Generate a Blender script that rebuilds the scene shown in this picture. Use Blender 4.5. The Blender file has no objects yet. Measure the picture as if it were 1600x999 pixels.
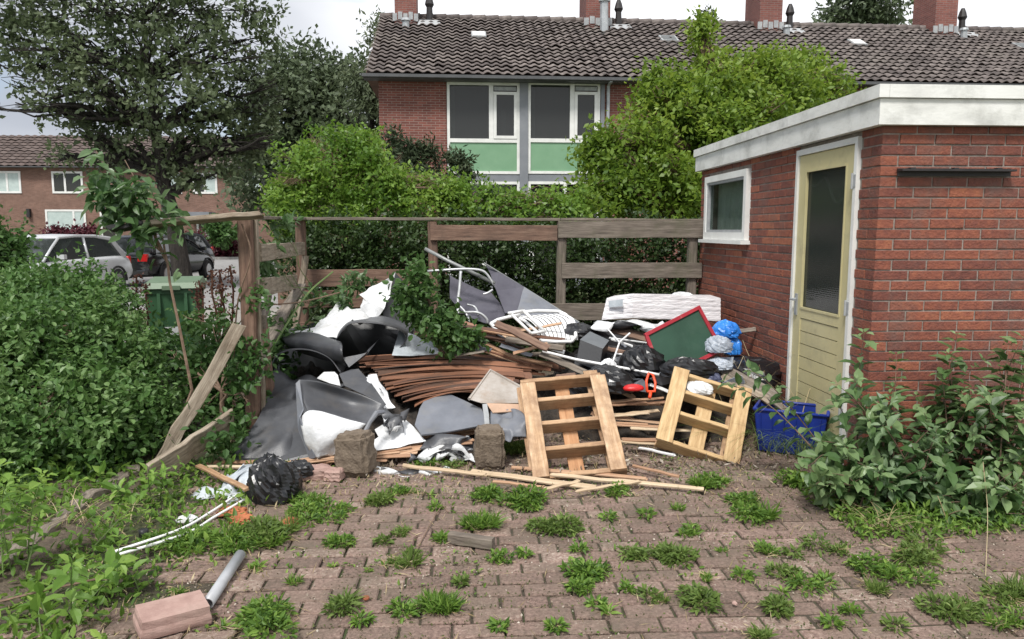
import bpy, math, random
import numpy as np
from mathutils import Vector, Matrix
R = math.radians
sc = bpy.context.scene
# ------------------------------------------------------------------ camera
FPX = 1155.0; TH = R(3.3); PI_ = math.atan(139.5/FPX); CAMZ = 1.55
cam_d = bpy.data.cameras.new("camera"); cam_d.sensor_width = 36; cam_d.lens = 36*FPX/1600
cam_d.clip_start = 0.05; cam_d.clip_end = 2000
cam = bpy.data.objects.new("camera", cam_d); sc.collection.objects.link(cam)
cam.location = (0, 0, CAMZ); cam.rotation_euler = (R(90)-PI_, 0, -TH); sc.camera = cam
# ------------------------------------------------------------------ sky and sun
SUN_EL, SUN_AZ = R(56), R(205)      # azimuth measured clockwise from +Y
w = bpy.data.worlds.new("World"); sc.world = w; w.use_nodes = True
nt = w.node_tree; N = nt.nodes; Lk = nt.links; N.clear()
out = N.new("ShaderNodeOutputWorld"); bg = N.new("ShaderNodeBackground"); bg.inputs[1].default_value = 1.0
sky = N.new("ShaderNodeTexSky"); sky.sky_type = 'NISHITA'; sky.sun_disc = False
sky.sun_elevation = SUN_EL; sky.sun_rotation = SUN_AZ
sm = N.new("ShaderNodeVectorMath"); sm.operation = 'SCALE'; sm.inputs['Scale'].default_value = 0.13
Lk.new(sky.outputs[0], sm.inputs[0])
tc = N.new("ShaderNodeTexCoord")
mp = N.new("ShaderNodeMapping"); mp.inputs['Scale'].default_value = (1, 1, 2.6); Lk.new(tc.outputs['Generated'], mp.inputs[0])
def wnoise(scale, detail, lo, hi, off=(0, 0, 0)):
    m2 = N.new("ShaderNodeMapping"); m2.inputs['Location'].default_value = off; Lk.new(mp.outputs[0], m2.inputs[0])
    n = N.new("ShaderNodeTexNoise"); n.inputs['Scale'].default_value = scale; n.inputs['Detail'].default_value = detail
    Lk.new(m2.outputs[0], n.inputs['Vector'])
    r = N.new("ShaderNodeMapRange"); r.inputs[1].default_value = lo; r.inputs[2].default_value = hi
    r.interpolation_type = 'SMOOTHSTEP'
    Lk.new(n.outputs['Fac'], r.inputs[0]); return r
cov = wnoise(2.2, 6, 0.36, 0.52, (3.3, 1.0, 0.2))
shade = wnoise(1.7, 5, 0.35, 0.65, (0.4, 7.0, 0))
sep = N.new("ShaderNodeSeparateXYZ"); Lk.new(tc.outputs['Generated'], sep.inputs[0])
gx = N.new("ShaderNodeMapRange"); gx.inputs[1].default_value = -0.26; gx.inputs[2].default_value = -0.02; gx.interpolation_type = 'SMOOTHSTEP'
Lk.new(sep.outputs[0], gx.inputs[0])            # the cloud deck is thinner, brighter, towards +X
cr = N.new("ShaderNodeMix"); cr.data_type = 'RGBA'
cr.inputs[6].default_value = (0.40, 0.43, 0.49, 1); cr.inputs[7].default_value = (0.98, 0.99, 1.02, 1)
mx = N.new("ShaderNodeMath"); mx.operation = 'MULTIPLY_ADD'; mx.inputs[1].default_value = 0.45; mx.use_clamp = True
Lk.new(shade.outputs[0], mx.inputs[0])
gx2 = N.new("ShaderNodeMath"); gx2.operation = 'MULTIPLY'; gx2.inputs[1].default_value = 0.8
Lk.new(gx.outputs[0], gx2.inputs[0]); Lk.new(gx2.outputs[0], mx.inputs[2]); Lk.new(mx.outputs[0], cr.inputs[0])
fin = N.new("ShaderNodeMix"); fin.data_type = 'RGBA'
cm = N.new("ShaderNodeMath"); cm.operation = 'MAXIMUM'; Lk.new(cov.outputs[0], cm.inputs[0]); Lk.new(gx.outputs[0], cm.inputs[1])
Lk.new(cm.outputs[0], fin.inputs[0]); Lk.new(sm.outputs[0], fin.inputs[6]); Lk.new(cr.outputs[2], fin.inputs[7])
Lk.new(fin.outputs[2], bg.inputs[0]); Lk.new(bg.outputs[0], out.inputs[0])
sd = bpy.data.lights.new("sun", 'SUN'); sd.energy = 3.0; sd.angle = R(13); sd.color = (1, .97, .92)
so = bpy.data.objects.new("sun", sd); sc.collection.objects.link(so)
sdir = Vector((math.sin(SUN_AZ)*math.cos(SUN_EL), math.cos(SUN_AZ)*math.cos(SUN_EL), math.sin(SUN_EL)))
so.rotation_euler = (-sdir).to_track_quat('-Z', 'Y').to_euler()
sc.view_settings.view_transform = 'Standard'; sc.view_settings.look = 'None'
sc.view_settings.exposure = 0.36; sc.view_settings.gamma = 1
sc.cycles.use_denoising = True; sc.cycles.max_bounces = 6; sc.cycles.transparent_max_bounces = 12
# ------------------------------------------------------------------ pixel helpers (photo is 1600 x 999): where a sight line meets a real plane
_f = Vector((math.sin(TH)*math.cos(PI_), math.cos(TH)*math.cos(PI_), -math.sin(PI_)))
_r = Vector((math.cos(TH), -math.sin(TH), 0)); _u = Vector((math.sin(TH)*math.sin(PI_), math.cos(TH)*math.sin(PI_), math.cos(PI_)))
CP = Vector((0, 0, CAMZ))
def ray(px, py): return _f + _r*((px-800)/FPX) + _u*((499.5-py)/FPX)
def P(px, py, Y): d = ray(px, py); return CP + d*(Y/d.y)
def PX(px, py, X): d = ray(px, py); return CP + d*(X/d.x)
def G(px, py, z=0.0): d = ray(px, py); return CP + d*((z-CAMZ)/d.z)
def B(px, Y, z=0.0): # point at pixel column px, depth Y, height z
    d = ray(px, 360); p = CP + d*(Y/d.y); return Vector((p.x, p.y, z))
# ------------------------------------------------------------------ objects and tags
def link(o): sc.collection.objects.link(o); return o
def setp(o, parent):
    if parent is not None:
        o.parent = parent; top = parent
        M = parent.matrix_basis.copy(); q = parent
        while q.parent: M = q.parent.matrix_basis @ q.matrix_parent_inverse @ M if False else M; q = q.parent
        o.matrix_parent_inverse = PW[parent.name].inverted()
PW = {}
def reg(o, parent=None, M=None):
    M = M or Matrix.Identity(4); o.matrix_basis = M; PW[o.name] = M.copy()
    if parent is not None: o.parent = parent; o.matrix_parent_inverse = PW[parent.name].inverted()
    return o
def tag(o, label=None, cat=None, group=None, kind=None):
    if label: o['label'] = label
    if cat: o['category'] = cat
    if group: o['group'] = group
    if kind: o['kind'] = kind
    return o
def thing(name, label, cat, loc=(0, 0, 0), group=None, rz=0):
    o = bpy.data.objects.new(name, None); link(o); o.empty_display_size = .1
    reg(o, None, Matrix.Translation(Vector(loc)) @ Matrix.Rotation(rz, 4, 'Z')); return tag(o, label, cat, group)
def copy_tree(o, loc, rz=0, label=None, scale=1.0, parent=None):
    c = o.copy(); link(c)
    if parent is None:
        c.matrix_basis = Matrix.Translation(Vector(loc)) @ Matrix.Rotation(rz, 4, 'Z') @ Matrix.Scale(scale, 4)
        if label: c['label'] = label
    else: c.parent = parent
    for ch in list(o.children): copy_tree(ch, loc, rz, None, 1, c)
    return c
class MB:
    def __init__(s): s.V = []; s.F = []; s.n = 0
    def add(s, V, F, mi=0, v=None):
        V = np.asarray([tuple(p) for p in V] if not isinstance(V, np.ndarray) else V, dtype=np.float32).reshape(-1, 3)
        if not isinstance(F, np.ndarray):
            by = {}
            for f in F: by.setdefault(len(f), []).append(f)
            Fs = [np.array(x, dtype=np.int32) for x in by.values()]
        else: Fs = [F.astype(np.int32)]
        for A in Fs:
            if v is None: va = np.full(len(A), random.random(), dtype=np.float32)
            elif np.isscalar(v): va = np.full(len(A), v, dtype=np.float32)
            else: va = np.asarray(v, dtype=np.float32)
            s.F.append((A+s.n, mi, va))
        s.V.append(V); s.n += len(V); return s
    def box(s, c, size, M=None, mi=0, v=None, ch=0):
        c = Vector(c); h = Vector(size)/2
        pts = [Vector((x*h.x, y*h.y, z*h.z)) for x in (-1, 1) for y in (-1, 1) for z in (-1, 1)]
        if M is not None: pts = [M @ p for p in pts]
        return s.add([c+p for p in pts], [(0,1,3,2),(4,6,7,5),(0,4,5,1),(2,3,7,6),(0,2,6,4),(1,5,7,3)], mi, v if v is not None else random.random())
    def hexa(s, p, mi=0, v=None):   # 8 points: bottom 4 ccw, top 4 ccw
        return s.add(p, [(3,2,1,0),(4,5,6,7),(0,1,5,4),(1,2,6,5),(2,3,7,6),(3,0,4,7)], mi, v if v is not None else random.random())
    def tube(s, pts, r, n=8, mi=0, v=None, cap=True):
        pts = [Vector(p) for p in pts]; rs = r if hasattr(r, '__len__') else [r]*len(pts)
        V = []; a = None
        for i, p in enumerate(pts):
            t = (pts[min(i+1, len(pts)-1)]-pts[max(i-1, 0)]).normalized()
            if a is None: a = t.orthogonal().normalized()
            else:
                a = (a-t*a.dot(t)); a = a.normalized() if a.length > 1e-6 else t.orthogonal().normalized()
            b = t.cross(a)
            for k in range(n):
                q = 2*math.pi*k/n; V.append(p+(a*math.cos(q)+b*math.sin(q))*rs[i])
        F = [(i*n+k, i*n+(k+1) % n, (i+1)*n+(k+1) % n, (i+1)*n+k) for i in range(len(pts)-1) for k in range(n)]
        if cap: F += [tuple(range(n))[::-1], tuple((len(pts)-1)*n+k for k in range(n))]
        return s.add(V, F, mi, v if v is not None else random.random())
    def poly(s, pts, th, n, mi=0, v=None):   # flat outline given real thickness along n
        pts = [Vector(p) for p in pts]; n = Vector(n).normalized()*th; k = len(pts)
        F = [tuple(range(k)), tuple(range(2*k-1, k-1, -1))]+[((i+1) % k, i, k+i, k+(i+1) % k) for i in range(k)]
        return s.add(pts+[p-n for p in pts], F, mi, v if v is not None else random.random())
    def build(s, name, mats, parent=None, smooth=False, M=None, local=True):
        me = bpy.data.meshes.new(name)
        V = np.concatenate(s.V)
        if parent is not None or M is not None:
            pass
        me.vertices.add(len(V)); me.vertices.foreach_set('co', V.ravel())
        loops = np.concatenate([f.ravel() for f, _, _ in s.F]); tot = np.concatenate([np.full(len(f), f.shape[1]) for f, _, _ in s.F])
        st = np.concatenate([[0], np.cumsum(tot)[:-1]])
        me.loops.add(len(loops)); me.loops.foreach_set('vertex_index', loops.astype(np.int32))
        me.polygons.add(len(tot)); me.polygons.foreach_set('loop_start', st.astype(np.int32))
        me.polygons.foreach_set('material_index', np.concatenate([np.full(len(f), m) for f, m, _ in s.F]).astype(np.int32))
        me.polygons.foreach_set('use_smooth', np.full(len(tot), smooth))
        at = me.attributes.new('v', 'FLOAT', 'FACE'); at.data.foreach_set('value', np.concatenate([x for _, _, x in s.F]))
        me.update(calc_edges=True); me.validate()
        for m in (mats if isinstance(mats, (list, tuple)) else [mats]): me.materials.append(m)
        o = bpy.data.objects.new(name, me); link(o); reg(o, parent, M); return o
def struct(o): o['kind'] = 'structure'; return o
def smooth_grid(C, nu, nv):
    """Catmull-Rom refinement of a rows x cols grid of control points."""
    C = np.array([[list(p) for p in row] for row in C], dtype=float)
    def cr(A, n):
        k = A.shape[0]; ts = np.linspace(0, k-1, n); o = []
        for t in ts:
            i = min(int(t), k-2); f = t-i
            p1, p2 = A[i], A[i+1]; p0 = A[i-1] if i > 0 else 2*p1-p2; p3 = A[i+2] if i+2 < k else 2*p2-p1
            o.append(.5*((2*p1)+(-p0+p2)*f+(2*p0-5*p1+4*p2-p3)*f*f+(-p0+3*p1-3*p2+p3)*f**3))
        return np.array(o)
    A = cr(C, nu); return np.swapaxes(cr(np.swapaxes(A, 0, 1), nv), 0, 1)
def sheet(name, C, mats, label=None, cat=None, parent=None, nu=22, nv=22, th=.004, wob=.004, seed=1, group=None):
    A = smooth_grid(C, nu, nv); rng = np.random.default_rng(seed)
    low = smooth_grid(rng.normal(0, wob*2.5, (6, 6, 3)), nu, nv)
    A = A + low + rng.normal(0, wob*.12, A.shape)
    nn = np.cross(A[1:, :-1]-A[:-1, :-1], A[:-1, 1:]-A[:-1, :-1]).reshape(-1, 3).sum(0)
    mb = MB(); F = [(i*nv+j, i*nv+j+1, (i+1)*nv+j+1, (i+1)*nv+j) for i in range(nu-1) for j in range(nv-1)]
    if np.dot(-nn, np.array(CP)-A.reshape(-1, 3).mean(0)) < 0: F = [f[::-1] for f in F]   # first material on the outer side
    mb.add(A.reshape(-1, 3), F, 0, .5); o = mb.build(name, mats, parent, smooth=True)
    md = o.modifiers.new('thick', 'SOLIDIFY'); md.thickness = th; md.offset = 0
    if len(mats) > 1: md.material_offset = 1; md.material_offset_rim = 0
    if label: tag(o, label, cat, group)
    return o
import bmesh
def torn(pts, mats, label, cat='vinyl sheet', name='vinyl_sheet', cuts=5, wob=.006, seed=0, th=.004, freq=5):
    """a torn piece of sheet: outline of photographed corners at their own depths, creased where it folds"""
    bm = bmesh.new(); f = bm.faces.new([bm.verts.new(P(*p)) for p in pts]); bm.normal_update()
    if f.normal.dot(CP-f.calc_center_median()) < 0: f.normal_flip()
    bmesh.ops.triangulate(bm, faces=[f]); bmesh.ops.subdivide_edges(bm, edges=bm.edges[:], cuts=cuts, use_grid_fill=True)
    C = np.array([v.co[:] for v in bm.verts]); D = np.stack([(1-np.abs(vnoise(C, freq, seed+k)))+.5*vnoise(C, freq*3, seed+k+4) for k in range(3)], 1)*wob
    for v, d in zip(bm.verts, D): v.co += Vector(d)
    me = bpy.data.meshes.new(name); bm.to_mesh(me); bm.free()
    for m_ in mats: me.materials.append(m_)
    o = link(bpy.data.objects.new(name, me)); reg(o); md = o.modifiers.new('thick', 'SOLIDIFY'); md.thickness = th; md.offset = 0
    if len(mats) > 1: md.material_offset = 1; md.material_offset_rim = 0
    return tag(o, label, cat)
def frame(A, Bp, up=(0, 0, 1)):
    x = (Vector(Bp)-Vector(A)).normalized(); z = Vector(up); z = (z-x*z.dot(x)); z = z.normalized() if z.length > 1e-4 else x.orthogonal().normalized()
    y = z.cross(x); M = Matrix((x, y, z)).transposed().to_4x4(); M.translation = (Vector(A)+Vector(Bp))/2; return M
def plank(name, A, Bp, wd, th, mat, up=(0, 0, 1), parent=None, warp=.003, seed=None, rough_end=0, seg=8, label=None, cat=None, group=None, bend=0):
    """board from A to Bp; wd across, th along up; local X is the grain direction"""
    rg = random.Random(seed if seed is not None else int(abs(Vector(A).x*977+Vector(A).z*3331+Vector(Bp).y*771)))
    L = (Vector(Bp)-Vector(A)).length; M = frame(A, Bp, up); V = []; c = min(wd, th)*.12
    prof = [(-1, -1, 1, 0), (-1, -1, 0, 1), (-1, 1, 0, -1), (-1, 1, 1, 0), (1, 1, -1, 0), (1, 1, 0, -1), (1, -1, 0, 1), (1, -1, -1, 0)]
    for i in range(seg+1):
        t = i/seg; x = (t-.5)*L; dy = rg.uniform(-1, 1)*warp; dz = rg.uniform(-1, 1)*warp*.7 + bend*4*t*(1-t)
        k = 1+rg.uniform(-.5, .5)*warp/max(wd, .01)
        for j, (a, b, ca, cb) in enumerate(prof):
            xx = x + (rg.uniform(-1, 1)*rough_end if i in (0, seg) else 0)
            V.append((xx, a*wd/2*k+ca*c+dy, b*th/2+cb*c+dz))
    F = [(i*8+j, i*8+(j+1) % 8, (i+1)*8+(j+1) % 8, (i+1)*8+j) for i in range(seg) for j in range(8)]
    F += [tuple(range(8))[::-1], tuple(seg*8+j for j in range(8))]
    mb = MB(); mb.add(V, F, 0, rg.random()); o = mb.build(name, mat, parent, M=M)
    if label: tag(o, label, cat, group)
    return o
# ------------------------------------------------------------------ materials
def mk(name, cols, scale=5, rough=.7, bump=.3, bscale=60, bdist=.005, metallic=0, stretch=(1, 1, 1), aw=0.0, spec=.5, trans=0, dirt=0, dcol=(.05, .045, .035), dscale=2.2, detail=6, dlo=.5, dhi=.68):
    m = bpy.data.materials.new(name); m.use_nodes = True; t = m.node_tree; n = t.nodes; l = t.links
    b = n['Principled BSDF']; b.inputs['Roughness'].default_value = rough; b.inputs['Metallic'].default_value = metallic
    b.inputs['Specular IOR Level'].default_value = spec
    co = n.new("ShaderNodeTexCoord"); mp = n.new("ShaderNodeMapping"); mp.inputs['Scale'].default_value = stretch; l.new(co.outputs['Object'], mp.inputs[0])
    nz = n.new("ShaderNodeTexNoise"); nz.inputs['Scale'].default_value = scale; nz.inputs['Detail'].default_value = detail; nz.inputs['Roughness'].default_value = .65; l.new(mp.outputs[0], nz.inputs['Vector'])
    ex = n.new("ShaderNodeMapRange"); ex.inputs[1].default_value = .28; ex.inputs[2].default_value = .72; l.new(nz.outputs['Fac'], ex.inputs[0])
    fac = ex.outputs[0]
    if aw > 0:
        at = n.new("ShaderNodeAttribute"); at.attribute_name = 'v'
        mx = n.new("ShaderNodeMix"); mx.data_type = 'FLOAT'; mx.inputs[0].default_value = aw; l.new(fac, mx.inputs[2]); l.new(at.outputs['Fac'], mx.inputs[3]); fac = mx.outputs[0]
    rp = n.new("ShaderNodeValToRGB"); e = rp.color_ramp.elements; k = len(cols)
    e[0].color = (*cols[0], 1); e[1].color = (*cols[-1], 1); e[0].position = .05; e[1].position = .95
    for i in range(1, k-1): q = e.new(.05+.9*i/(k-1)); q.color = (*cols[i], 1)
    l.new(fac, rp.inputs[0]); col = rp.outputs[0]
    if dirt > 0:
        dn = n.new("ShaderNodeTexNoise"); dn.inputs['Scale'].default_value = dscale; dn.inputs['Detail'].default_value = 8; dn.inputs['Roughness'].default_value = .7; l.new(co.outputs['Object'], dn.inputs['Vector'])
        dr = n.new("ShaderNodeMapRange"); dr.inputs[1].default_value = dlo; dr.inputs[2].default_value = dhi; dr.inputs[4].default_value = dirt; l.new(dn.outputs['Fac'], dr.inputs[0])
        dm = n.new("ShaderNodeMix"); dm.data_type = 'RGBA'; dm.inputs[7].default_value = (*dcol, 1); l.new(dr.outputs[0], dm.inputs[0]); l.new(col, dm.inputs[6]); col = dm.outputs[2]
    l.new(col, b.inputs['Base Color'])
    if bump > 0:
        bn = n.new("ShaderNodeTexNoise"); bn.inputs['Scale'].default_value = bscale; bn.inputs['Detail'].default_value = 5; l.new(mp.outputs[0], bn.inputs['Vector'])
        bp = n.new("ShaderNodeBump"); bp.inputs['Strength'].default_value = bump; bp.inputs['Distance'].default_value = bdist; l.new(bn.outputs['Fac'], bp.inputs['Height']); l.new(bp.outputs[0], b.inputs['Normal'])
    if trans > 0:
        tr = n.new("ShaderNodeBsdfTranslucent"); hs = n.new("ShaderNodeHueSaturation"); hs.inputs['Value'].default_value = 1.6; hs.inputs['Hue'].default_value = .49; l.new(col, hs.inputs['Color']); l.new(hs.outputs[0], tr.inputs[0])
        ms = n.new("ShaderNodeMixShader"); ms.inputs[0].default_value = trans; l.new(b.outputs[0], ms.inputs[1]); l.new(tr.outputs[0], ms.inputs[2]); l.new(ms.outputs[0], n['Material Output'].inputs[0])
    return m
def glassmat(name, tint=(.03, .035, .035), alpha=.55, rough=.03, ribs=0):
    m = bpy.data.materials.new(name); m.use_nodes = True; t = m.node_tree; n = t.nodes; l = t.links
    b = n['Principled BSDF']; b.inputs['Base Color'].default_value = (*tint, 1); b.inputs['Roughness'].default_value = rough
    tr = n.new("ShaderNodeBsdfTransparent"); tr.inputs[0].default_value = (.75, .8, .78, 1)
    ms = n.new("ShaderNodeMixShader"); ms.inputs[0].default_value = alpha; l.new(tr.outputs[0], ms.inputs[1]); l.new(b.outputs[0], ms.inputs[2]); l.new(ms.outputs[0], n['Material Output'].inputs[0])
    if ribs:
        co = n.new("ShaderNodeTexCoord"); wv = n.new("ShaderNodeTexWave"); wv.bands_direction = 'Z'; wv.inputs['Scale'].default_value = ribs; wv.inputs['Distortion'].default_value = .5; l.new(co.outputs['Object'], wv.inputs[0])
        bp = n.new("ShaderNodeBump"); bp.inputs['Strength'].default_value = .08; bp.inputs['Distance'].default_value = .002; l.new(wv.outputs[1], bp.inputs['Height']); l.new(bp.outputs[0], b.inputs['Normal'])
    return m
def brickmat(name, c1, c2, mortar, rowh=.0625, bw=.22):
    m = bpy.data.materials.new(name); m.use_nodes = True; t = m.node_tree; n = t.nodes; l = t.links; b = n['Principled BSDF']; b.inputs['Roughness'].default_value = .85
    co = n.new("ShaderNodeTexCoord"); sp = n.new("ShaderNodeSeparateXYZ"); l.new(co.outputs['Object'], sp.inputs[0])
    ad = n.new("ShaderNodeMath"); l.new(sp.outputs[0], ad.inputs[0]); l.new(sp.outputs[1], ad.inputs[1])
    cb = n.new("ShaderNodeCombineXYZ"); l.new(ad.outputs[0], cb.inputs[0]); l.new(sp.outputs[2], cb.inputs[1])
    br = n.new("ShaderNodeTexBrick"); l.new(cb.outputs[0], br.inputs[0]); br.inputs['Scale'].default_value = 1; br.inputs['Brick Width'].default_value = bw; br.inputs['Row Height'].default_value = rowh; br.inputs['Mortar Size'].default_value = .007; br.inputs['Mortar Smooth'].default_value = .2
    br.inputs['Color1'].default_value = (*c1, 1); br.inputs['Color2'].default_value = (*c2, 1); br.inputs['Mortar'].default_value = (*mortar, 1)
    nz = n.new("ShaderNodeTexNoise"); nz.inputs['Scale'].default_value = .9; nz.inputs['Detail'].default_value = 8; nz.inputs['Roughness'].default_value = .7; l.new(co.outputs['Object'], nz.inputs[0])
    mr = n.new("ShaderNodeMapRange"); mr.inputs[1].default_value = .3; mr.inputs[2].default_value = .7; mr.inputs[3].default_value = .72; mr.inputs[4].default_value = 1.2; l.new(nz.outputs[0], mr.inputs[0])
    mx = n.new("ShaderNodeMix"); mx.data_type = 'RGBA'; mx.blend_type = 'MULTIPLY'; mx.inputs[0].default_value = 1; l.new(br.outputs[0], mx.inputs[6]); l.new(mr.outputs[0], mx.inputs[7]); l.new(mx.outputs[2], b.inputs['Base Color'])
    bp = n.new("ShaderNodeBump"); bp.invert = True; bp.inputs['Strength'].default_value = .6; bp.inputs['Distance'].default_value = .008; l.new(br.outputs[1], bp.inputs['Height']); l.new(bp.outputs[0], b.inputs['Normal'])
    return m
M = {}
M['wood_grey'] = mk('weathered_wood', [(.075,.062,.050), (.165,.135,.108), (.26,.22,.18)], 9, .85, .6, 30, .006, stretch=(.5, 6, 6), dirt=.55, dcol=(.09,.095,.05), dscale=3)
M['wood_pale'] = mk('sun_bleached_wood', [(.12,.095,.065), (.27,.22,.165), (.42,.36,.28)], 8, .85, .7, 30, .006, stretch=(.5, 6, 6), dirt=.6, dcol=(.13,.085,.05), dscale=4)
M['wood_red'] = mk('red_brown_wood', [(.09,.055,.04), (.17,.10,.07), (.26,.17,.12)], 9, .85, .5, 30, .006, stretch=(.5, 6, 6), dirt=.4)
M['wood_pallet'] = mk('pallet_pine', [(.20,.105,.055), (.45,.285,.16), (.64,.46,.30)], 9, .75, .5, 40, .004, stretch=(.5, 7, 7), dirt=.75, dcol=(.20,.11,.06), dscale=7, aw=.3, dlo=.42)
M['wood_pallet_yellow'] = mk('yellow_pine', [(.30,.17,.07), (.56,.39,.20), (.72,.56,.34)], 9, .75, .5, 40, .004, stretch=(.5, 7, 7), dirt=.4, dcol=(.30,.16,.07), dscale=5, aw=.3)
M['wood_orange'] = mk('orange_pine', [(.34,.16,.075), (.48,.25,.12), (.56,.33,.18)], 6, .75, .5, 40, .004, stretch=(.5, 7, 7), dirt=.4, dcol=(.2,.1,.05), dscale=5)
M['lath'] = mk('thin_lath', [(.20,.10,.06), (.42,.25,.15), (.60,.43,.29)], 4, .8, .3, 60, .003, stretch=(.4, 5, 5), aw=.6, dirt=.4)
M['lath_pale'] = mk('pale_lath', [(.36,.26,.16), (.55,.42,.28), (.68,.58,.42)], 4, .8, .3, 60, .003, stretch=(.4, 5, 5), aw=.4, dirt=.5)
M['copper'] = mk('brown_laminate', [(.030,.014,.009), (.12,.052,.028), (.33,.155,.09)], 3, .6, .2, 60, .002, stretch=(.4, 3, 3), aw=.8, dirt=.5)
M['cutend'] = M['wood_grey']
M['brick'] = mk('red_brick', [(.090,.034,.028), (.165,.054,.038), (.255,.082,.048), (.37,.135,.068)], 22, .85, 1.0, 70, .007, aw=.55, dirt=.75, dcol=(.14,.085,.07), dscale=2.6)
M['mortar'] = mk('mortar', [(.17,.14,.12), (.33,.285,.25)], 20, .95, .6, 120, .004, dirt=.5, dcol=(.10,.08,.06), dscale=2)
M['house_brick'] = brickmat('house_brick', (.23,.075,.055), (.15,.048,.038), (.27,.20,.17))
M['far_brick'] = brickmat('brown_house_brick', (.17,.085,.06), (.24,.13,.095), (.20,.16,.13))
M['chimney_brick'] = brickmat('chimney_brick', (.24,.085,.065), (.17,.055,.045), (.22,.16,.14))
M['paver'] = mk('paver', [(.055,.042,.034), (.165,.107,.087), (.275,.188,.153), (.48,.40,.33)], 60, .9, 1.0, 110, .008, aw=.36, dirt=.85, dcol=(.125,.10,.072), dscale=3.2, dlo=.40, dhi=.66)
M['soil'] = mk('soil', [(.045,.034,.024), (.095,.072,.050), (.15,.118,.085)], 14, .95, 1, 50, .02, dirt=.7, dcol=(.05,.065,.022), dscale=1.3)
M['jointsoil'] = mk('joint_soil', [(.040,.032,.022), (.085,.068,.046)], 30, .95, 1, 90, .01, dirt=.9, dcol=(.045,.065,.018), dscale=3, dlo=.45, dhi=.6)
M['debris'] = mk('shaded_debris', [(.012,.011,.010), (.035,.028,.022), (.07,.05,.035)], 9, .9, 1, 30, .03)  # soil colour darkened so the hollows of the heap look shaded
M['guttermat'] = mk('dark_gutter', [(.06,.062,.065), (.09,.092,.095)], 5, .5, 0)
M['lawn'] = mk('lawn_ground', [(.05,.07,.025), (.09,.11,.04)], 3, .95, .6, 20, .02)
M['asphalt'] = mk('asphalt', [(.20,.195,.19), (.30,.29,.28)], 3, .9, .4, 200, .004)
M['path'] = mk('grey_path_tiles', [(.20,.19,.17), (.30,.28,.25)], 3, .9, .4, 60, .004)
M['kerb'] = mk('kerb_concrete', [(.28,.27,.25), (.40,.38,.35)], 6, .9, .3)
M['white'] = mk('white_paint', [(.66,.66,.63), (.80,.80,.77)], 3, .5, .15, 30, .003, dirt=.3, dcol=(.42,.41,.37), dscale=5)
M['fascia'] = mk('weathered_white_board', [(.60,.60,.57), (.74,.74,.70), (.80,.80,.77)], 4, .7, .25, 30, .004, stretch=(1, 1, 3), dirt=.55, dcol=(.36,.36,.33), dscale=3.5)
M['zinc'] = mk('zinc', [(.34,.36,.37), (.50,.52,.53)], 6, .55, .15, metallic=.5, dirt=.3)
M['lead'] = mk('lead', [(.26,.27,.28), (.42,.43,.43)], 9, .7, .3)
M['greypaint'] = mk('grey_paint', [(.17,.18,.20), (.22,.23,.25)], 3, .6, .1)
M['green_panel'] = mk('green_panel', [(.155,.30,.175), (.20,.35,.215)], 2, .45, .05)
M['yellow_door'] = mk('yellow_paint', [(.50,.44,.23), (.60,.54,.31)], 2.5, .5, .2, 30, .002, dirt=.6, dcol=(.36,.32,.18), dscale=5)
M['yellow_groove'] = mk('door_groove', [(.13,.10,.03), (.18,.14,.05)], 5, .8, 0)
M['tile'] = mk('roof_tile', [(.045,.038,.036), (.095,.078,.073), (.155,.130,.120), (.26,.225,.205)], 9, .85, .5, 60, .006, aw=.45, dirt=.5, dcol=(.17,.15,.13), dscale=.7)
M['tile_far'] = mk('roof_tile_brown', [(.05,.036,.032), (.10,.072,.062), (.13,.10,.09)], 6, .85, .5, 60, .006, aw=.5)
M['darkroom'] = mk('dark_interior', [(.02,.02,.02), (.035,.033,.03)], 3, .9, 0)
M['glass'] = glassmat('window_glass', (.045,.047,.047), .62)
M['glass_shed'] = glassmat('shed_glass', (.03,.035,.03), .18, .06)
M['glass_door'] = glassmat('wired_glass', (.05,.056,.052), .62, .10, 22)
M['curtain'] = mk('net_curtain', [(.50,.54,.49), (.72,.75,.70)], 6, .9, .2)
M['blind'] = mk('pale_blind', [(.38,.46,.44), (.50,.58,.55)], 4, .8, 0)
M['blackmetal'] = mk('black_metal', [(.012,.011,.012), (.03,.026,.026)], 12, .6, .2)
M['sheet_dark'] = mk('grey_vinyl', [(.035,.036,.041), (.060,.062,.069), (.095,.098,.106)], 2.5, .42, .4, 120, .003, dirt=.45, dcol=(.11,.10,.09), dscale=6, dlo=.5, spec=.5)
M['sheet_mid'] = mk('mid_grey_vinyl', [(.11,.12,.14), (.155,.165,.19), (.20,.21,.235)], 3, .5, .4, 200, .002, dirt=.4, dcol=(.2,.19,.17), dscale=5)
M['sheet_white'] = mk('white_backing', [(.50,.51,.52), (.68,.69,.70), (.80,.81,.82)], 5, .6, .6, 40, .006, dirt=.65, dcol=(.36,.35,.32), dscale=6, dlo=.48)
M['sheet_silver'] = mk('pale_grey_backing', [(.30,.33,.36), (.45,.49,.52), (.58,.61,.64)], 5, .4, .3, 60, .004)
M['alu'] = mk('dirty_metal_panel', [(.22,.19,.16), (.34,.30,.26), (.45,.42,.39)], 5, .45, .3, 30, .004, dirt=.7, dcol=(.28,.185,.12), dscale=4)
M['plywood'] = mk('pinkish_board', [(.42,.27,.18), (.55,.37,.26)], 4, .8, .3, dirt=.4)
M['concrete'] = mk('mossy_concrete', [(.105,.078,.055), (.19,.148,.108), (.28,.225,.17)], 7, .95, 1, 70, .01, dirt=.8, dcol=(.07,.05,.035), dscale=6, dlo=.4)
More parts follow.
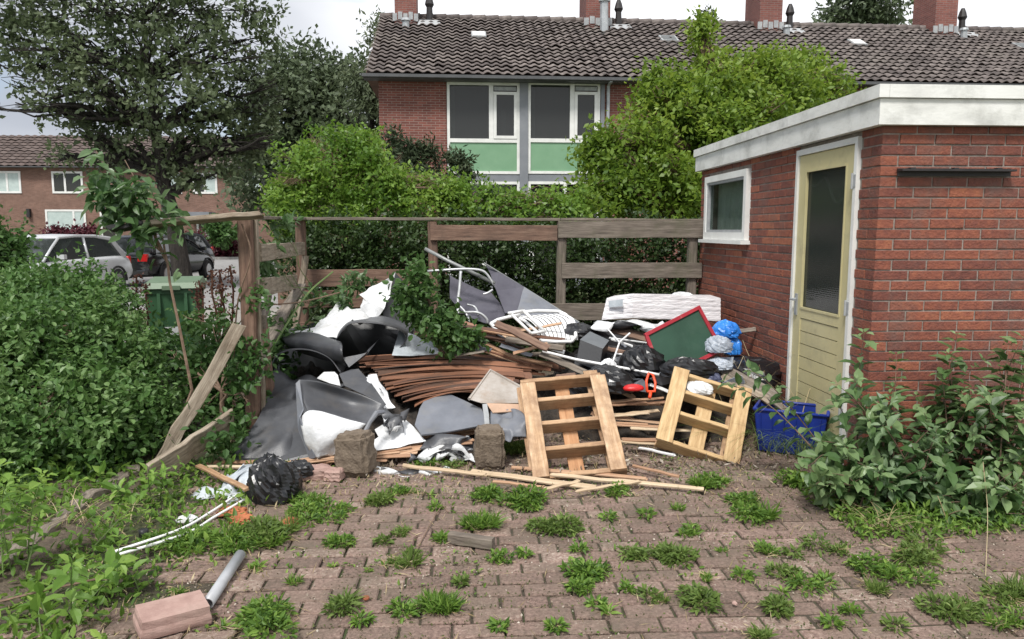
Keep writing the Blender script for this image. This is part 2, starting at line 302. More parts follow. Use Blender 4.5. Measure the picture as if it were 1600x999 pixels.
M['pinkpaver'] = mk('loose_paver', [(.27,.165,.14), (.36,.235,.20), (.43,.29,.25)], 10, .9, .6, 160, .003, dirt=.35, dcol=(.25,.19,.15), dscale=8)
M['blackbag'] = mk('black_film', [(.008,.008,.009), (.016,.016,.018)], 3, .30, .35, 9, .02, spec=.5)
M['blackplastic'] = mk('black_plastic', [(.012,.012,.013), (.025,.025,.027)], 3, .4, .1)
M['greyblack'] = mk('grey_box_top', [(.10,.11,.12), (.15,.16,.17)], 5, .5, .1)
M['fabric'] = mk('dark_purple_grey_fabric', [(.045,.043,.058), (.075,.072,.092), (.10,.098,.12)], 3, .8, .4, 200, .002, dirt=.3, dcol=(.11,.105,.11))
M['whiteplastic'] = mk('white_plastic', [(.68,.68,.67), (.82,.82,.81)], 4, .4, .1, dirt=.3, dcol=(.5,.48,.43), dscale=7)
M['steel'] = mk('galvanised_tube', [(.42,.43,.44), (.62,.63,.63)], 12, .4, .1, metallic=.4)
M['steel_dark'] = mk('dull_tube', [(.20,.21,.20), (.32,.33,.32)], 12, .5, .1, metallic=.4)
M['foam'] = mk('wrapped_white_foam', [(.60,.57,.58), (.74,.71,.72), (.82,.80,.80)], 4, .35, .6, 12, .02, stretch=(1, 1, 4))
M['chalk'] = mk('green_chalkboard', [(.016,.052,.032), (.028,.078,.05)], 4, .6, .1, dirt=.25, dcol=(.07,.12,.09), dscale=3)
M['redframe'] = mk('red_frame', [(.28,.018,.03), (.42,.035,.05)], 8, .45, .1, dirt=.2, dcol=(.5,.35,.3), dscale=20, dlo=.6, dhi=.65)
M['bluebag'] = mk('blue_film', [(.015,.14,.52), (.05,.28,.78)], 5, .3, .7, 14, .03)
M['clearbag'] = mk('milky_film', [(.42,.47,.54), (.62,.66,.72)], 6, .25, .8, 16, .03, trans=.35)
M['bluecrate'] = mk('blue_crate', [(.006,.018,.16), (.012,.035,.26)], 4, .4, .1)
M['red'] = mk('red_plastic', [(.45,.01,.012), (.62,.02,.02)], 5, .4, .1)
M['orange'] = mk('orange_plastic', [(.72,.06,.02), (.85,.10,.03)], 5, .4, .1)
M['rust'] = mk('orange_scraps', [(.22,.07,.03), (.50,.17,.07)], 8, .8, .3)
M['pvc'] = mk('grey_pvc', [(.33,.34,.36), (.42,.43,.45)], 4, .4, .1, dirt=.3)
M['bin'] = mk('green_bin', [(.035,.10,.045), (.05,.13,.06)], 3, .5, .1, dirt=.3, dcol=(.09,.12,.07))
M['binlid'] = mk('pale_green_lid', [(.10,.155,.095), (.14,.20,.125)], 3, .45, .1)
M['paper'] = mk('white_sticker', [(.6,.62,.62), (.75,.76,.76)], 20, .5, 0)
M['silver'] = mk('silver_car_paint', [(.50,.51,.52), (.58,.59,.60)], 2, .25, 0, metallic=.2)
M['blackcar'] = mk('black_car_paint', [(.012,.012,.014), (.018,.018,.02)], 2, .15, 0, spec=.7)
M['bluecar'] = mk('dark_blue_car_paint', [(.02,.025,.035), (.03,.035,.045)], 2, .15, 0, spec=.7)
M['carglass'] = mk('car_glass', [(.03,.035,.035), (.045,.05,.05)], 2, .05, 0, spec=.9)
M['rubber'] = mk('tyre_rubber', [(.015,.015,.015), (.03,.03,.03)], 9, .85, .2)
M['rim'] = mk('alloy', [(.4,.4,.4), (.5,.5,.5)], 9, .35, 0, metallic=.8)
M['tail'] = mk('tail_lamp', [(.45,.01,.01), (.6,.02,.02)], 9, .2, 0)
M['headlamp'] = mk('head_lamp', [(.6,.62,.62), (.7,.72,.72)], 9, .1, 0)
M['plate'] = mk('number_plate', [(.75,.38,.05), (.8,.45,.08)], 9, .4, 0)
M['bark'] = mk('dark_bark', [(.010,.008,.007), (.022,.018,.015), (.045,.038,.03)], 8, .95, 1, 30, .03, stretch=(1, 1, .3))
M['twig'] = mk('brown_stem', [(.12,.075,.05), (.24,.16,.11)], 20, .8, .3)
M['twig_red'] = mk('red_stem', [(.11,.025,.025), (.18,.05,.04)], 20, .8, .3)
M['greenstem'] = mk('green_stem', [(.07,.12,.03), (.14,.20,.06)], 20, .7, .1)
M['bluegrey'] = mk('dark_blue_wrap', [(.03,.035,.08), (.08,.09,.15)], 9, .5, .4)
def leafm(name, cols, rough=.5, trans=.3, spec=.35): return mk(name, cols, 3, rough, 0, aw=.8, trans=trans, spec=spec)
M['leaf_tree'] = leafm('dark_tree_leaves', [(.034,.052,.024), (.078,.108,.048), (.155,.19,.10)], .5, .25)
M['leaf_tree2'] = leafm('distant_dark_leaves', [(.040,.058,.032), (.080,.11,.055), (.14,.18,.095)], .5, .2)
M['leaf_grey'] = leafm('grey_green_leaves', [(.05,.07,.035), (.09,.12,.06), (.15,.18,.10)], .6, .25)
M['leaf_bright'] = leafm('bright_hedge_leaves', [(.040,.098,.014), (.115,.215,.028), (.25,.36,.070)], .45, .38)
M['leaf_lime'] = leafm('lime_bush_leaves', [(.046,.098,.013), (.130,.212,.026), (.28,.365,.060)], .45, .38)
M['leaf_hedge_shade'] = leafm('shaded_hedge_leaves', [(.016,.036,.010), (.036,.068,.018), (.085,.125,.045)], .4, .25)  # shade behind the fence is put into this leaf colour
M['leaf_conifer'] = leafm('conifer_sprays', [(.02,.035,.015), (.04,.06,.025), (.07,.09,.04)], .7, .1)
M['leaf_left'] = leafm('bramble_leaves', [(.018,.050,.012), (.070,.15,.034), (.23,.34,.13)], .42, .3)
M['leaf_nettle'] = leafm('light_weed_leaves', [(.07,.15,.02), (.14,.26,.045), (.25,.38,.08)], .5, .4)
M['leaf_big'] = leafm('grey_green_large_leaves', [(.028,.062,.020), (.080,.15,.048), (.22,.31,.14)], .38, .3)
M['leaf_bigw'] = leafm('sapling_leaves', [(.03,.075,.022), (.08,.15,.05), (.24,.33,.19)], .35, .35)
M['leaf_maple'] = leafm('mid_green_leaves', [(.025,.065,.018), (.055,.12,.03), (.11,.19,.06)], .45, .3)
M['leaf_weed'] = leafm('weed_leaves', [(.045,.10,.018), (.12,.22,.035), (.26,.38,.08)], .5, .35)
M['leaf_grass'] = leafm('grass_blades', [(.06,.10,.02), (.12,.19,.04), (.23,.30,.09)], .6, .35)
M['leaf_dry'] = leafm('dry_grass', [(.26,.20,.10), (.42,.34,.19), (.55,.47,.30)], .7, .3)
M['leaf_red'] = leafm('purple_leaves', [(.045,.012,.015), (.09,.02,.028), (.13,.035,.045)], .5, .2)
M['leaf_dock'] = leafm('rusty_seed_heads', [(.05,.02,.015), (.09,.035,.025), (.14,.07,.04)], .7, .2)
M['moss'] = leafm('moss_bits', [(.045,.06,.015), (.08,.10,.028), (.13,.15,.05)], .8, .2)
M['crumb'] = mk('crumbs', [(.07,.05,.035), (.22,.17,.125), (.5,.45,.38)], 8, .9, 0, aw=.85)
# ------------------------------------------------------------------ foliage generators (numpy)
def unit(a): return a/np.maximum(np.linalg.norm(a, axis=-1, keepdims=True), 1e-9)
def leaves(mb, C, D, Nn, L, W, v, mi=0, fold=.25, shape=5, curl=0.0):
    """C base points, D directions, Nn rough normals; shape 4 = one diamond face, 5 = folded leaf of two halves"""
    C = np.asarray(C, float); D = unit(np.asarray(D, float)); n = len(C); S = unit(np.cross(D, Nn)); U = np.cross(S, D)
    L = np.broadcast_to(L, (n,))[:, None]; W = np.broadcast_to(W, (n,))[:, None]
    if shape == 4:
        V = np.stack([C, C+D*L*.45+S*W*.5, C+D*L, C+D*L*.45-S*W*.5], 1); F = np.arange(n)[:, None]*4+np.array([[0, 1, 2, 3]])
        mb.add(V.reshape(-1, 3), F, mi, v)
    else:
        f = fold*W
        V = np.stack([C, C+D*L*.28+S*W*.42+U*f*.8, C+D*L*.62+S*W*.40+U*(f*.8-curl*L*.3), C+D*L-U*curl*L, C+D*L*.62-S*W*.40+U*(f*.8-curl*L*.3), C+D*L*.28-S*W*.42+U*f*.8, C+D*L*.5-U*curl*L*.15], 1)
        F0 = np.array([[0, 1, 2, 6], [6, 2, 3, 3], [0, 6, 4, 5], [6, 3, 4, 4]])
        b = np.arange(n)[:, None, None]*7
        q = (b+np.array([[0, 1, 2, 6], [0, 6, 4, 5]])[None]).reshape(-1, 4); t = (b+np.array([[6, 2, 3], [6, 3, 4]])[None]).reshape(-1, 3)
        vv = np.repeat(np.asarray(v, dtype=np.float32), 2)
        V = V.reshape(-1, 3); mb.add(V, q, mi, vv)
        mb.F.append((t.astype(np.int32)+mb.n-len(V), mi, vv))
def vnoise(Pn, s, seed=0):
    a = Pn*s; return (np.sin(a[:, 0]*1.7+a[:, 1]*2.3+seed)+np.sin(a[:, 1]*1.9-a[:, 2]*2.9+seed*2.1)+np.sin(a[:, 2]*2.1+a[:, 0]*2.7+seed*.7))/3
def crown_pts(rng, clumps, ntw, shell=.45, gap=-.35, gs=1.5, seed=0):
    cl = np.array(clumps, float); vol = (cl[:, 3]*cl[:, 4]*cl[:, 5])**(2/3.); k = rng.choice(len(cl), ntw, p=vol/vol.sum())
    d = unit(rng.normal(size=(ntw, 3))); r = rng.random(ntw)**shell
    r *= 1+.26*vnoise(d*cl[k, 3:6]*1.0+cl[k, :3], gs*1.7, seed+3)
    Pp = cl[k, :3]+d*cl[k, 3:6]*r[:, None]; keep = vnoise(Pp, gs, seed) > gap
    return Pp[keep], unit(d[keep]/np.maximum(cl[k[keep], 3:6], .01))
def crown(mb, seed, clumps, n, L, W, tw=.22, per=10, up=.5, droop=.2, shell=.45, gap=-.35, gs=1.5, shape=4, mi=0, zmin=None, ymin=None):
    rng = np.random.default_rng(seed); T, O = crown_pts(rng, clumps, n//per, shell, gap, gs, seed); m = len(T)
    ax = unit(O*.7+rng.normal(size=(m, 3))*.6+np.array([0, 0, .15]))
    t = rng.random((m, per, 1)); C = (T[:, None]+ax[:, None]*(t-.3)*tw*1.6+rng.normal(size=(m, per, 3))*tw*.28).reshape(-1, 3)
    D = (ax[:, None]*.5+rng.normal(size=(m, per, 3))*.75+np.array([0, 0, -droop])).reshape(-1, 3)
    Nn = (rng.normal(size=(m, per, 3))*.55+np.array([0, 0, up])+O[:, None]*.4).reshape(-1, 3)
    v = np.clip(np.repeat(rng.random(m), per)*.35+rng.random(m*per)*.35+.42*(vnoise(C, gs*.55, seed+9)+.9)/2, 0, 1)
    Ls = L*(.65+.7*rng.random(m*per)); k = np.ones(len(C), bool)
    if zmin is not None: k &= C[:, 2] > zmin
    if ymin is not None: k &= C[:, 1] > ymin
    leaves(mb, C[k], D[k], Nn[k], Ls[k], Ls[k]*W/L, v[k], mi, shape=shape)
def limb(a, b, sag=.0, n=6, rg=random, wob=.05):
    a = Vector(a); b = Vector(b); L = (b-a).length
    return [a.lerp(b, i/n)+Vector((rg.uniform(-1, 1), rg.uniform(-1, 1), rg.uniform(-1, 1)))*wob*L*(0 if i in (0, n) else 1)+Vector((0, 0, sag*L*4*(i/n)*(1-i/n))) for i in range(n+1)]
# ================================================================== GROUND
rng0 = random.Random(4)
def gsheet(name, x0, x1, y0, y1, z, mat, n=1):
    mb = MB(); mb.add([(x0, y0, z), (x1, y0, z), (x1, y1, z), (x0, y1, z)], [(0, 1, 2, 3)], 0, .5); return struct(mb.build(name, mat))
gsheet('ground', -500, 500, -60, 700, -.030, M['lawn'])
gsheet('paving_bed', -2.6, 5.6, .8, 7.9, -.012, M['jointsoil'])
# road and footpath on the left, beyond the garden
gsheet('road', -60, -5.2, 15.0, 41, -.022, M['asphalt'])
gsheet('path', -5.2, -3.6, 7.6, 15.2, -.018, M['path'])
gsheet('parking', -5.2, -2.0, 15.2, 41, -.022, M['asphalt'])
mb = MB(); mb.box((-30, 41.1, .04), (60, .2, .14)); struct(mb.build('kerb', M['kerb']))
gsheet('pavement', -60, 0, 41.2, 44, .08, M['path'])
# garden soil, left of the paving: an uneven bed
def bed(name, x0, x1, y0, y1, mat, amp, base, nx=60, ny=80, seed=0):
    xs = np.linspace(x0, x1, nx); ys = np.linspace(y0, y1, ny); X, Y = np.meshgrid(xs, ys)
    Pn = np.stack([X.ravel(), Y.ravel(), np.full(X.size, seed*1.)], 1)
    Z = base+amp*(.6*vnoise(Pn, 2.2, seed)+.4*vnoise(Pn, 7, seed+1)+.25*vnoise(Pn, 19, seed+2))
    ed = np.minimum(np.minimum(X-x0, x1-X), np.minimum(Y-y0, y1-Y)).ravel(); Z = np.where(ed < .25, Z*ed/.25-.06*(1-ed/.25), Z)
    mb = MB(); F = [(i*nx+j, i*nx+j+1, (i+1)*nx+j+1, (i+1)*nx+j) for i in range(ny-1) for j in range(nx-1)]
    mb.add(np.stack([X.ravel(), Y.ravel(), Z], 1), F, 0, .5); return struct(mb.build(name, mat, smooth=True))
bed('soil_bed', -7, -1.75, 1.5, 8.2, M['soil'], .03, .03, seed=3)
bed('soil_verge', 2.05, 6, 3.62, 4.42, M['soil'], .02, .01, nx=70, ny=20, seed=5)
bed('soil_strip', -2.6, 2.5, 5.3, 8.3, M['soil'], .03, .02, seed=8)
# brick paving: every paver laid by itself, sunk and tipped a little
mb = MB(); rg = random.Random(11)
row = 0; y = 1.2
while y < 6.9:
    off = (row % 2)*.1035+rg.uniform(-.012, .012); x = -2.35+off+rg.uniform(-.01, .01)
    while x < 5.4:
        L = .1965-abs(rg.gauss(0, .002)); Wd = .0965-abs(rg.gauss(0, .0015))
        edge = -1.68+.16*math.sin(y*2.3)+(.25 if y < 3.2 else 0)-(.45 if y < 2.95 else 0)
        if x > edge:
            sink = .003*math.sin(x*1.3+y*.8)+.002*math.sin(x*3.1-y*2.2)
            tx, ty = rg.gauss(0, .016), rg.gauss(0, .02); rz = rg.gauss(0, .016); c, s = math.cos(rz), math.sin(rz)
            z0 = rg.gauss(0, .0022)+sink; V = []
            for (k, dz) in ((0, -.045), (0, -.006), (.006, 0)):
                for (a, b) in ((-1, -1), (1, -1), (1, 1), (-1, 1)):
                    lx = a*(L/2-k); ly = b*(Wd/2-k)
                    V.append((x+L/2+lx*c-ly*s, y+Wd/2+lx*s+ly*c, z0+dz+lx*tx+ly*ty))
            F = [(8, 9, 10, 11)]
            for a in (0, 4): F += [(a+i, a+(i+1) % 4, a+4+(i+1) % 4, a+4+i) for i in range(4)]
            mb.add(V, F, 0, min(1, max(0, rg.gauss(.5, .30))))
        x += .2065
    y += .1055+rg.uniform(-.0008, .0008); row += 1
struct(mb.build('brick_paving', M['paver']))
# ================================================================== SHED
XW, YN, YF, SH = 2.46, 4.365, 7.81, 2.165
def cutspans(a, b, holes, z0, z1):
    sp = [(a, b)]
    for (h0, h1, hz0, hz1) in holes:
        if z1 <= hz0+.004 or z0 >= hz1-.004: continue
        o = []
        for (p, q) in sp:
            if h1 <= p or h0 >= q: o.append((p, q))
            else:
                if h0-p > .02: o.append((p, h0))
                if q-h1 > .02: o.append((h1, q))
        sp = o
    return sp
def brickface(mb, O, u, n, W, H, holes, par, seed):
    rg = random.Random(seed); O = Vector(O); u = Vector(u); n = Vector(n); row = 0; z = 0
    while z < H-.01:
        z1 = min(z+.0525, H); long0 = (row % 2 == par); x = .0 if long0 else .104; first = True
        while x < W:
            L = .2105 if not (first and not long0) else .1
            if first and not long0: x = .112; L = .2105
            for (a, b) in cutspans(x, min(x+L, W), holes, z, z1):
                j = rg.gauss(0, .0012); c = .0025; dep = .1 if (first and long0) else .03
                r = [(a, z), (b, z), (b, z1), (a, z1)]; ri = [(a+c, z+c), (b-c, z+c), (b-c, z1-c), (a+c, z1-c)]
                V = [O+u*p+Vector((0, 0, q))-n*dep for p, q in r]+[O+u*(p+rg.uniform(-1, 1)*.001)+Vector((0, 0, q+rg.uniform(-1, 1)*.001))+n*(j-c) for p, q in r]+[O+u*p+Vector((0, 0, q))+n*j for p, q in ri]
                F = [(8, 9, 10, 11)]
                for k in (0, 4): F += [(k+i, k+(i+1) % 4, k+4+(i+1) % 4, k+4+i) for i in range(4)]
                t = z/H; mb.add(V, F, 0, min(1, max(0, rg.gauss(.52, .23))))
            x += L+.0098; first = False
        z += .0625; row += 1
def rectgrid(W, H, holes):
    xs = sorted({0, W, *[h[0] for h in holes], *[h[1] for h in holes]}); zs = sorted({0, H, *[h[2] for h in holes], *[h[3] for h in holes]}); o = []
    for i in range(len(xs)-1):
        for j in range(len(zs)-1):
            cx, cz = (xs[i]+xs[i+1])/2, (zs[j]+zs[j+1])/2
            if not any(h[0] < cx < h[1] and h[2] < cz < h[3] for h in holes): o.append((xs[i], xs[i+1], zs[j], zs[j+1]))
    return o
shed = thing('brick_shed', 'red brick garden shed with flat white-edged roof and pale yellow door', 'shed', (XW, YN, 0))
DY0, DY1, DZ = 4.600, 5.480, 2.135      # door opening incl. frame (world Y), head
WY0, WY1, WZ0, WZ1 = 6.42, 7.57, 1.46, 2.085
holesL = [(DY0-YN, DY1-YN, 0, DZ), (WY0-YN, WY1-YN, WZ0, WZ1)]
mb = MB(); WL = YF-YN; WF = 3.2
brickface(mb, (XW, YN, 0), (0, 1, 0), (-1, 0, 0), WL, SH, holesL, 1, 21)
brickface(mb, (XW, YN, 0), (1, 0, 0), (0, -1, 0), WF, SH, [], 0, 22)
mb.build('brickwork', M['brick'], shed)
mb = MB()
for (a, b, c, d) in rectgrid(WL-.012, SH, [(h[0]-.006, h[1]-.006, h[2], h[3]) for h in holesL]):
    mb.box((XW+.006+.055, YN+.006+(a+b)/2, (c+d)/2), (.11, b-a, d-c))
mb.box((XW+.1175+WF/2, YN+.006+.05, SH/2), (WF-.002, .1, SH)); mb.box((XW+WF, YN+WL/2+.1, SH/2), (.1, WL-.1, SH)); mb.box((XW+.12+WF/2, YF-.05, SH/2), (WF-.2, .1, SH))
mb.build('wall', M['mortar'], shed)
mb = MB(); mb.box((XW+WF/2, YN+WL/2, .01), (WF-.2, WL-.2, .04)); mb.build('floor', M['darkroom'], shed)
# roof: deck, lower fascia board and raised trim
ov = .055; zf0, zf1, zf2 = SH+.002, SH+.150, SH+.225
mb = MB(); mb.box((XW+WF/2, YN+WL/2, zf0+.06), (WF, WL, .118)); mb.build('roof', M['lead'], shed)
fa = MB(); x0, x1, y0, y1 = XW-ov, XW+WF+ov, YN-ov, YF+ov
for (c, s) in (((x0+.0125, (y0+y1)/2, 0), (.025, y1-y0, 0)), (((x0+x1)/2+.0125, y0+.0125, 0), (x1-x0-.025, .025, 0)), ((x1-.0125, (y0+y1)/2+.013, 0), (.025, y1-y0-.026, 0)), (((x0+x1)/2, y1-.0125, 0), (x1-x0-.052, .025, 0))):
    fa.box((c[0], c[1], (zf0+zf1)/2), (s[0], s[1], zf1-zf0), v=.5)
fa.box((XW+WF/2, YN-ov+.042, zf0+.006), (WF, .03, .012), v=.5); fa.box((XW-ov+.042, YN+WL/2, zf0+.006), (.03, WL, .012), v=.5)
fa.build('fascia', M['fascia'], shed)
tr = MB(); q = .018; xa, xb, ya, yb = x0-q, x1+q, y0-q, y1+q
segs = [((xa, ya), (xa, yb)), ((xa, ya), (xb, ya)), ((xb, ya), (xb, yb)), ((xa, yb), (xb, yb))]
tr.box((xa+.03, (ya+yb)/2, (zf1+zf2)/2+.004), (.06, yb-ya, zf2-zf1), v=.4)
tr.box((xa+.062+.42, ya+.03, (zf1+zf2)/2+.004), (.84, .06, zf2-zf1), v=.5); tr.box((xa+.908+1.2, ya+.031, (zf1+zf2)/2+.003), (2.4, .06, zf2-zf1), v=.7)
tr.box((xb-.03, (ya+yb)/2+.04, (zf1+zf2)/2+.004), (.06, yb-ya-.1, zf2-zf1), v=.4); tr.box(((xa+xb)/2, yb-.03, (zf1+zf2)/2+.003), (xb-xa-.14, .06, zf2-zf1), v=.4)
tr.build('roof_trim', M['fascia'], shed)
# door
fr = MB(); fw = .035
fr.box((XW+.012, DY0+fw/2, DZ/2), (.07, fw, DZ)); fr.box((XW+.012, DY1-fw/2, DZ/2), (.07, fw, DZ)); fr.box((XW+.012, (DY0+DY1)/2, DZ-.02), (.068, DY1-DY0-2*fw, .04))
fr.build('door_frame', M['white'], shed)
dx = XW+.012; d0, d1, dz1 = DY0+fw+.004, DY1-fw-.004, DZ-.044; st = .115; gl0, gl1 = .985, 1.97
dm = MB(); dm.box((dx, d0+st/2, dz1/2+.02), (.04, st, dz1-.04)); dm.box((dx, d1-st/2, dz1/2+.02), (.04, st, dz1-.04))
dm.box((dx, (d0+d1)/2, (gl1+dz1)/2), (.039, d1-d0-2*st, dz1-gl1)); dm.box((dx, (d0+d1)/2, gl0-.04), (.039, d1-d0-2*st, .08))
zb = .04; pitch = .0975
for i in range(9):
    z0 = .06+i*(gl0-.14)/9; z1 = .06+(i+1)*(gl0-.14)/9-.006; dm.box((dx-.006, (d0+d1)/2, (z0+z1)/2), (.018, d1-d0-2*st, z1-z0))
door = dm.build('door', M['yellow_door'], shed)
g = MB(); g.box((dx+.01, (d0+d1)/2, .48), (.006, d1-d0-2*st, .88)); g.build('panel_back', M['yellow_groove'], door)
g = MB(); g.box((dx, (d0+d1)/2, (gl0+gl1)/2), (.006, d1-d0-2*st-.002, gl1-gl0-.002)); g.build('pane', M['glass_door'], door)
g = MB()
for (a, b, s1, s2) in ((d0+st-.004, 0, .012, 0), (d1-st+.004, 0, .012, 0)): g.box((dx-.018, a, (gl0+gl1)/2), (.012, .014, gl1-gl0+.02))
g.box((dx-.018, (d0+d1)/2, gl0-.004), (.014, d1-d0-2*st-.02, .016)); g.box((dx-.018, (d0+d1)/2, gl1+.004), (.014, d1-d0-2*st-.02, .016)); g.build('glazing_bead', M['yellow_door'], door)
g = MB(); pts = [Vector((dx+.018, d0+st+t*(d1-d0-2*st), 1.83-.10*math.sin(t*5.2+.6)*(1-.3*t)+.03*math.sin(t*13))) for t in np.linspace(0, 1, 24)]
g.tube(pts, .011, 6); g.build('hanging_cord', M['whiteplastic'], door)
g = MB(); g.box((dx-.025, d1-.05, 1.0), (.012, .035, .16)); g.tube([(dx-.03, d1-.05, 1.04), (dx-.07, d1-.05, 1.04), (dx-.072, d1-.13, 1.04)], .008, 8); g.build('handle', M['zinc'], door)
for hz in (.35, 1.05, 1.86):
    g = MB(); g.tube([(XW-.028, DY0+.035, hz-.05), (XW-.028, DY0+.035, hz+.05)], .009, 8); g.box((XW-.024, DY0+.017, hz), (.006, .03, .08)); g.build('hinge', M['lead'], door)
# window
wf = MB(); a, b = WY0, WY1; fwz = .06; xx = XW-.006
for (yc, zc, sy, sz) in ((a+fwz/2, (WZ0+WZ1)/2, fwz, WZ1-WZ0), (b-fwz/2, (WZ0+WZ1)/2, fwz, WZ1-WZ0), ((a+b)/2, WZ0+.035, b-a-2*fwz, .07), ((a+b)/2, WZ1-.03, b-a-2*fwz, .06)):
    wf.box((xx, yc, zc), (.075, sy, sz))
win = wf.build('window', M['white'], shed)
s = MB(); s.box((XW-.03, (a+b)/2, WZ0-.018), (.11, b-a+.06, .032)); s.build('sill', M['white'], win)
s = MB()
for (yc, zc, sy, sz) in ((a+fwz+.014, (WZ0+WZ1)/2, .024, WZ1-WZ0-.14), (b-fwz-.014, (WZ0+WZ1)/2, .024, WZ1-WZ0-.14), ((a+b)/2, WZ0+.083, b-a-2*fwz-.06, .024), ((a+b)/2, WZ1-.073, b-a-2*fwz-.06, .024)): s.box((xx-.004, yc, zc), (.045, sy, sz))
s.build('sash', M['lead'], win)
s = MB(); s.box((xx+.005, (a+b)/2, (WZ0+WZ1)/2), (.005, b-a-2*fwz-.03, WZ1-WZ0-.15)); s.build('pane', M['glass_shed'], win)
cu = MB(); ny = 90
V = []; F = []
for i in range(ny):
    yy = a+.05+(b-a-.1)*i/(ny-1); xo = .10+.018*math.sin(i*.55)+.008*math.sin(i*1.37)
    V += [(XW+xo, yy, WZ0+.02), (XW+xo*.95+.005, yy, WZ1-.02)]
F = [(2*i, 2*i+2, 2*i+3, 2*i+1) for i in range(ny-1)]; cu.add(V, F, 0, .5); cu.build('curtain', M['curtain'], win, smooth=True)
# dark rail fixed to the front wall
pa = P(1405, 262, YN-.03); pb = P(1583, 262, YN-.03)
g = MB(); g.box(((pa.x+pb.x)/2, YN-.035, pa.z-.016), (pb.x-pa.x, .06, .012)); g.box(((pa.x+pb.x)/2, YN-.012, pa.z-.026), (pb.x-pa.x-.004, .012, .045))
for t in (.12, .5, .88): g.box((pa.x+(pb.x-pa.x)*t, YN-.02, pa.z-.005), (.03, .03, .012))
rail = g.build('wall_rail', M['blackmetal'], shed)
# ================================================================== FENCES
bf = thing('back_fence', 'weathered wooden post and board fence with broken bays at the back of the rubbish', 'fence', B(470, 7.75))
YB = 7.75
def zrow(py, Y=YB): return P(800, py, Y).z
posts = [(470, 345), (676, 346), (877, 346), (1082, 346)]
PXs = []
for i, (px, py) in enumerate(posts):
    b = B(px, YB); PXs.append(b.x); plank('post', (b.x, YB, -.1), (b.x, YB, zrow(py)), .095, .095, M['wood_red'] if i in (0, 1) else M['wood_grey'], up=(0, 1, 0), parent=bf, warp=.003)
def brail(xa, xb, pyt, pyb, mat, dy=-.062, th=.028, tilt=0, name='rail'):
    zt, zb_ = zrow(pyt), zrow(pyb); z = (zt+zb_)/2
    plank(name, (xa, YB+dy, z), (xb, YB+dy, z+tilt), th, zt-zb_, mat, up=(0, 0, 1), parent=bf, warp=.004)
xe = XW-.01
plank('cap', (PXs[0]-.05, YB, zrow(342)), (PXs[2]-.02, YB, zrow(343.5)), .12, .03, M['wood_grey'], parent=bf, warp=.004)
plank('cap', (PXs[2]-.012, YB, zrow(343)), (xe, YB, zrow(344.5)), .12, .028, M['wood_grey'], parent=bf, warp=.003)
brail(PXs[1]-.02, PXs[2]-.05, 352, 376, M['wood_red'])
brail(PXs[2]-.04, xe, 346, 372, M['wood_grey'])
brail(PXs[2]+.0, xe, 411, 435, M['wood_grey'], dy=-.064)
brail(PXs[2]-.3, xe, 474, 500, M['wood_grey'], dy=-.063)
brail(PXs[0], PXs[1]-.1, 420, 446, M['wood_red']); brail(PXs[0], PXs[1]-.5, 452, 478, M['wood_red'], dy=-.064); brail(PXs[0]-.02, PXs[1]+.1, 500, 524, M['wood_red'])
sf = thing('side_fence', 'half-collapsed grey board fence on the left, one post broken boards and loose end', 'fence', B(385, 5.3))
p1 = B(384, 5.3); p2 = B(466, 7.62)
plank('post', (p1.x, p1.y, -.1), (p1.x, p1.y, P(384, 338, 5.3).z), .10, .09, M['wood_red'], up=(0, 1, 0), parent=sf, warp=.004)
plank('post', (p1.x+.064, p1.y+.03, .25), (p1.x+.062, p1.y+.03, P(384, 338, 5.3).z-.02), .022, .05, M['wood_pale'], up=(0, 1, 0), parent=sf, warp=.004)
def srail(pya, pyb, w_, mat, dx=.05, xa=0, xb=0, th=.028):
    A = Vector((p1.x+dx+.03, p1.y+.05+xa, P(390, pya, 5.3).z)); Bq = Vector((p2.x+dx, p2.y-.03+xb, P(466, pyb, 7.62).z)); plank('rail', A, Bq, th, w_, mat, up=(0, 0, 1), parent=sf, warp=.006)
srail(396, 388, .125, M['wood_pale']); srail(450, 436, .135, M['wood_pale'], xb=-.35); srail(505, 440, .10, M['wood_grey'], xb=-1.3)
plank('cap', P(352, 340, 5.2)-Vector((0, 0, .0)), P(470, 342, 7.7), .11, .028, M['wood_grey'], parent=sf, warp=.006)
plank('brace', P(402, 560, 5.45), P(470, 445, 7.3), .04, .10, M['wood_grey'], up=(1, 0, 0), parent=sf, warp=.008)
plank('brace', P(455, 560, 7.4), P(478, 400, 7.55), .05, .06, M['wood_pale'], up=(1, 0, 0), parent=sf, warp=.008)
# loose boards
o = thing('broken_board', 'long split grey board jutting left off the fence post with a charred tip', 'board', P(300, 345, 5.1))
plank('board', P(226, 350, 5.0), P(408, 335.5, 5.2), .085, .034, M['wood_pale'], up=(0, .3, 1), parent=o, warp=.006, rough_end=.02)
plank('board_tip', P(172, 358.5, 4.96), P(227, 350, 5.0), .07, .03, M['blackmetal'], up=(0, .3, 1), parent=o, warp=.008, rough_end=.02)
plank('fallen_board', G(246, 738)+Vector((0, .0, .03)), P(374, 510, 5.15), .088, .03, M['wood_pale'], up=(.55, -.6, .4), warp=.008, rough_end=.03, label='long weathered board leaning from the ground up to the broken fence post', cat='board')
plank('fallen_board', G(236, 768)+Vector((0, 0, .10)), P(362, 655, 5.0), .035, .15, M['wood_pale'], up=(.1, -.3, 1), warp=.008, rough_end=.015, label='short thick grey board on edge in the ivy, crossing under the leaning one', cat='board')
plank('post_stub', P(418, 560, 5.6)-Vector((0, 0, .5)), P(405, 500, 5.6), .10, .10, M['wood_red'], up=(0, 1, 0), warp=.006, label='dark rotten post stub in the weeds behind the leaning board', cat='post')
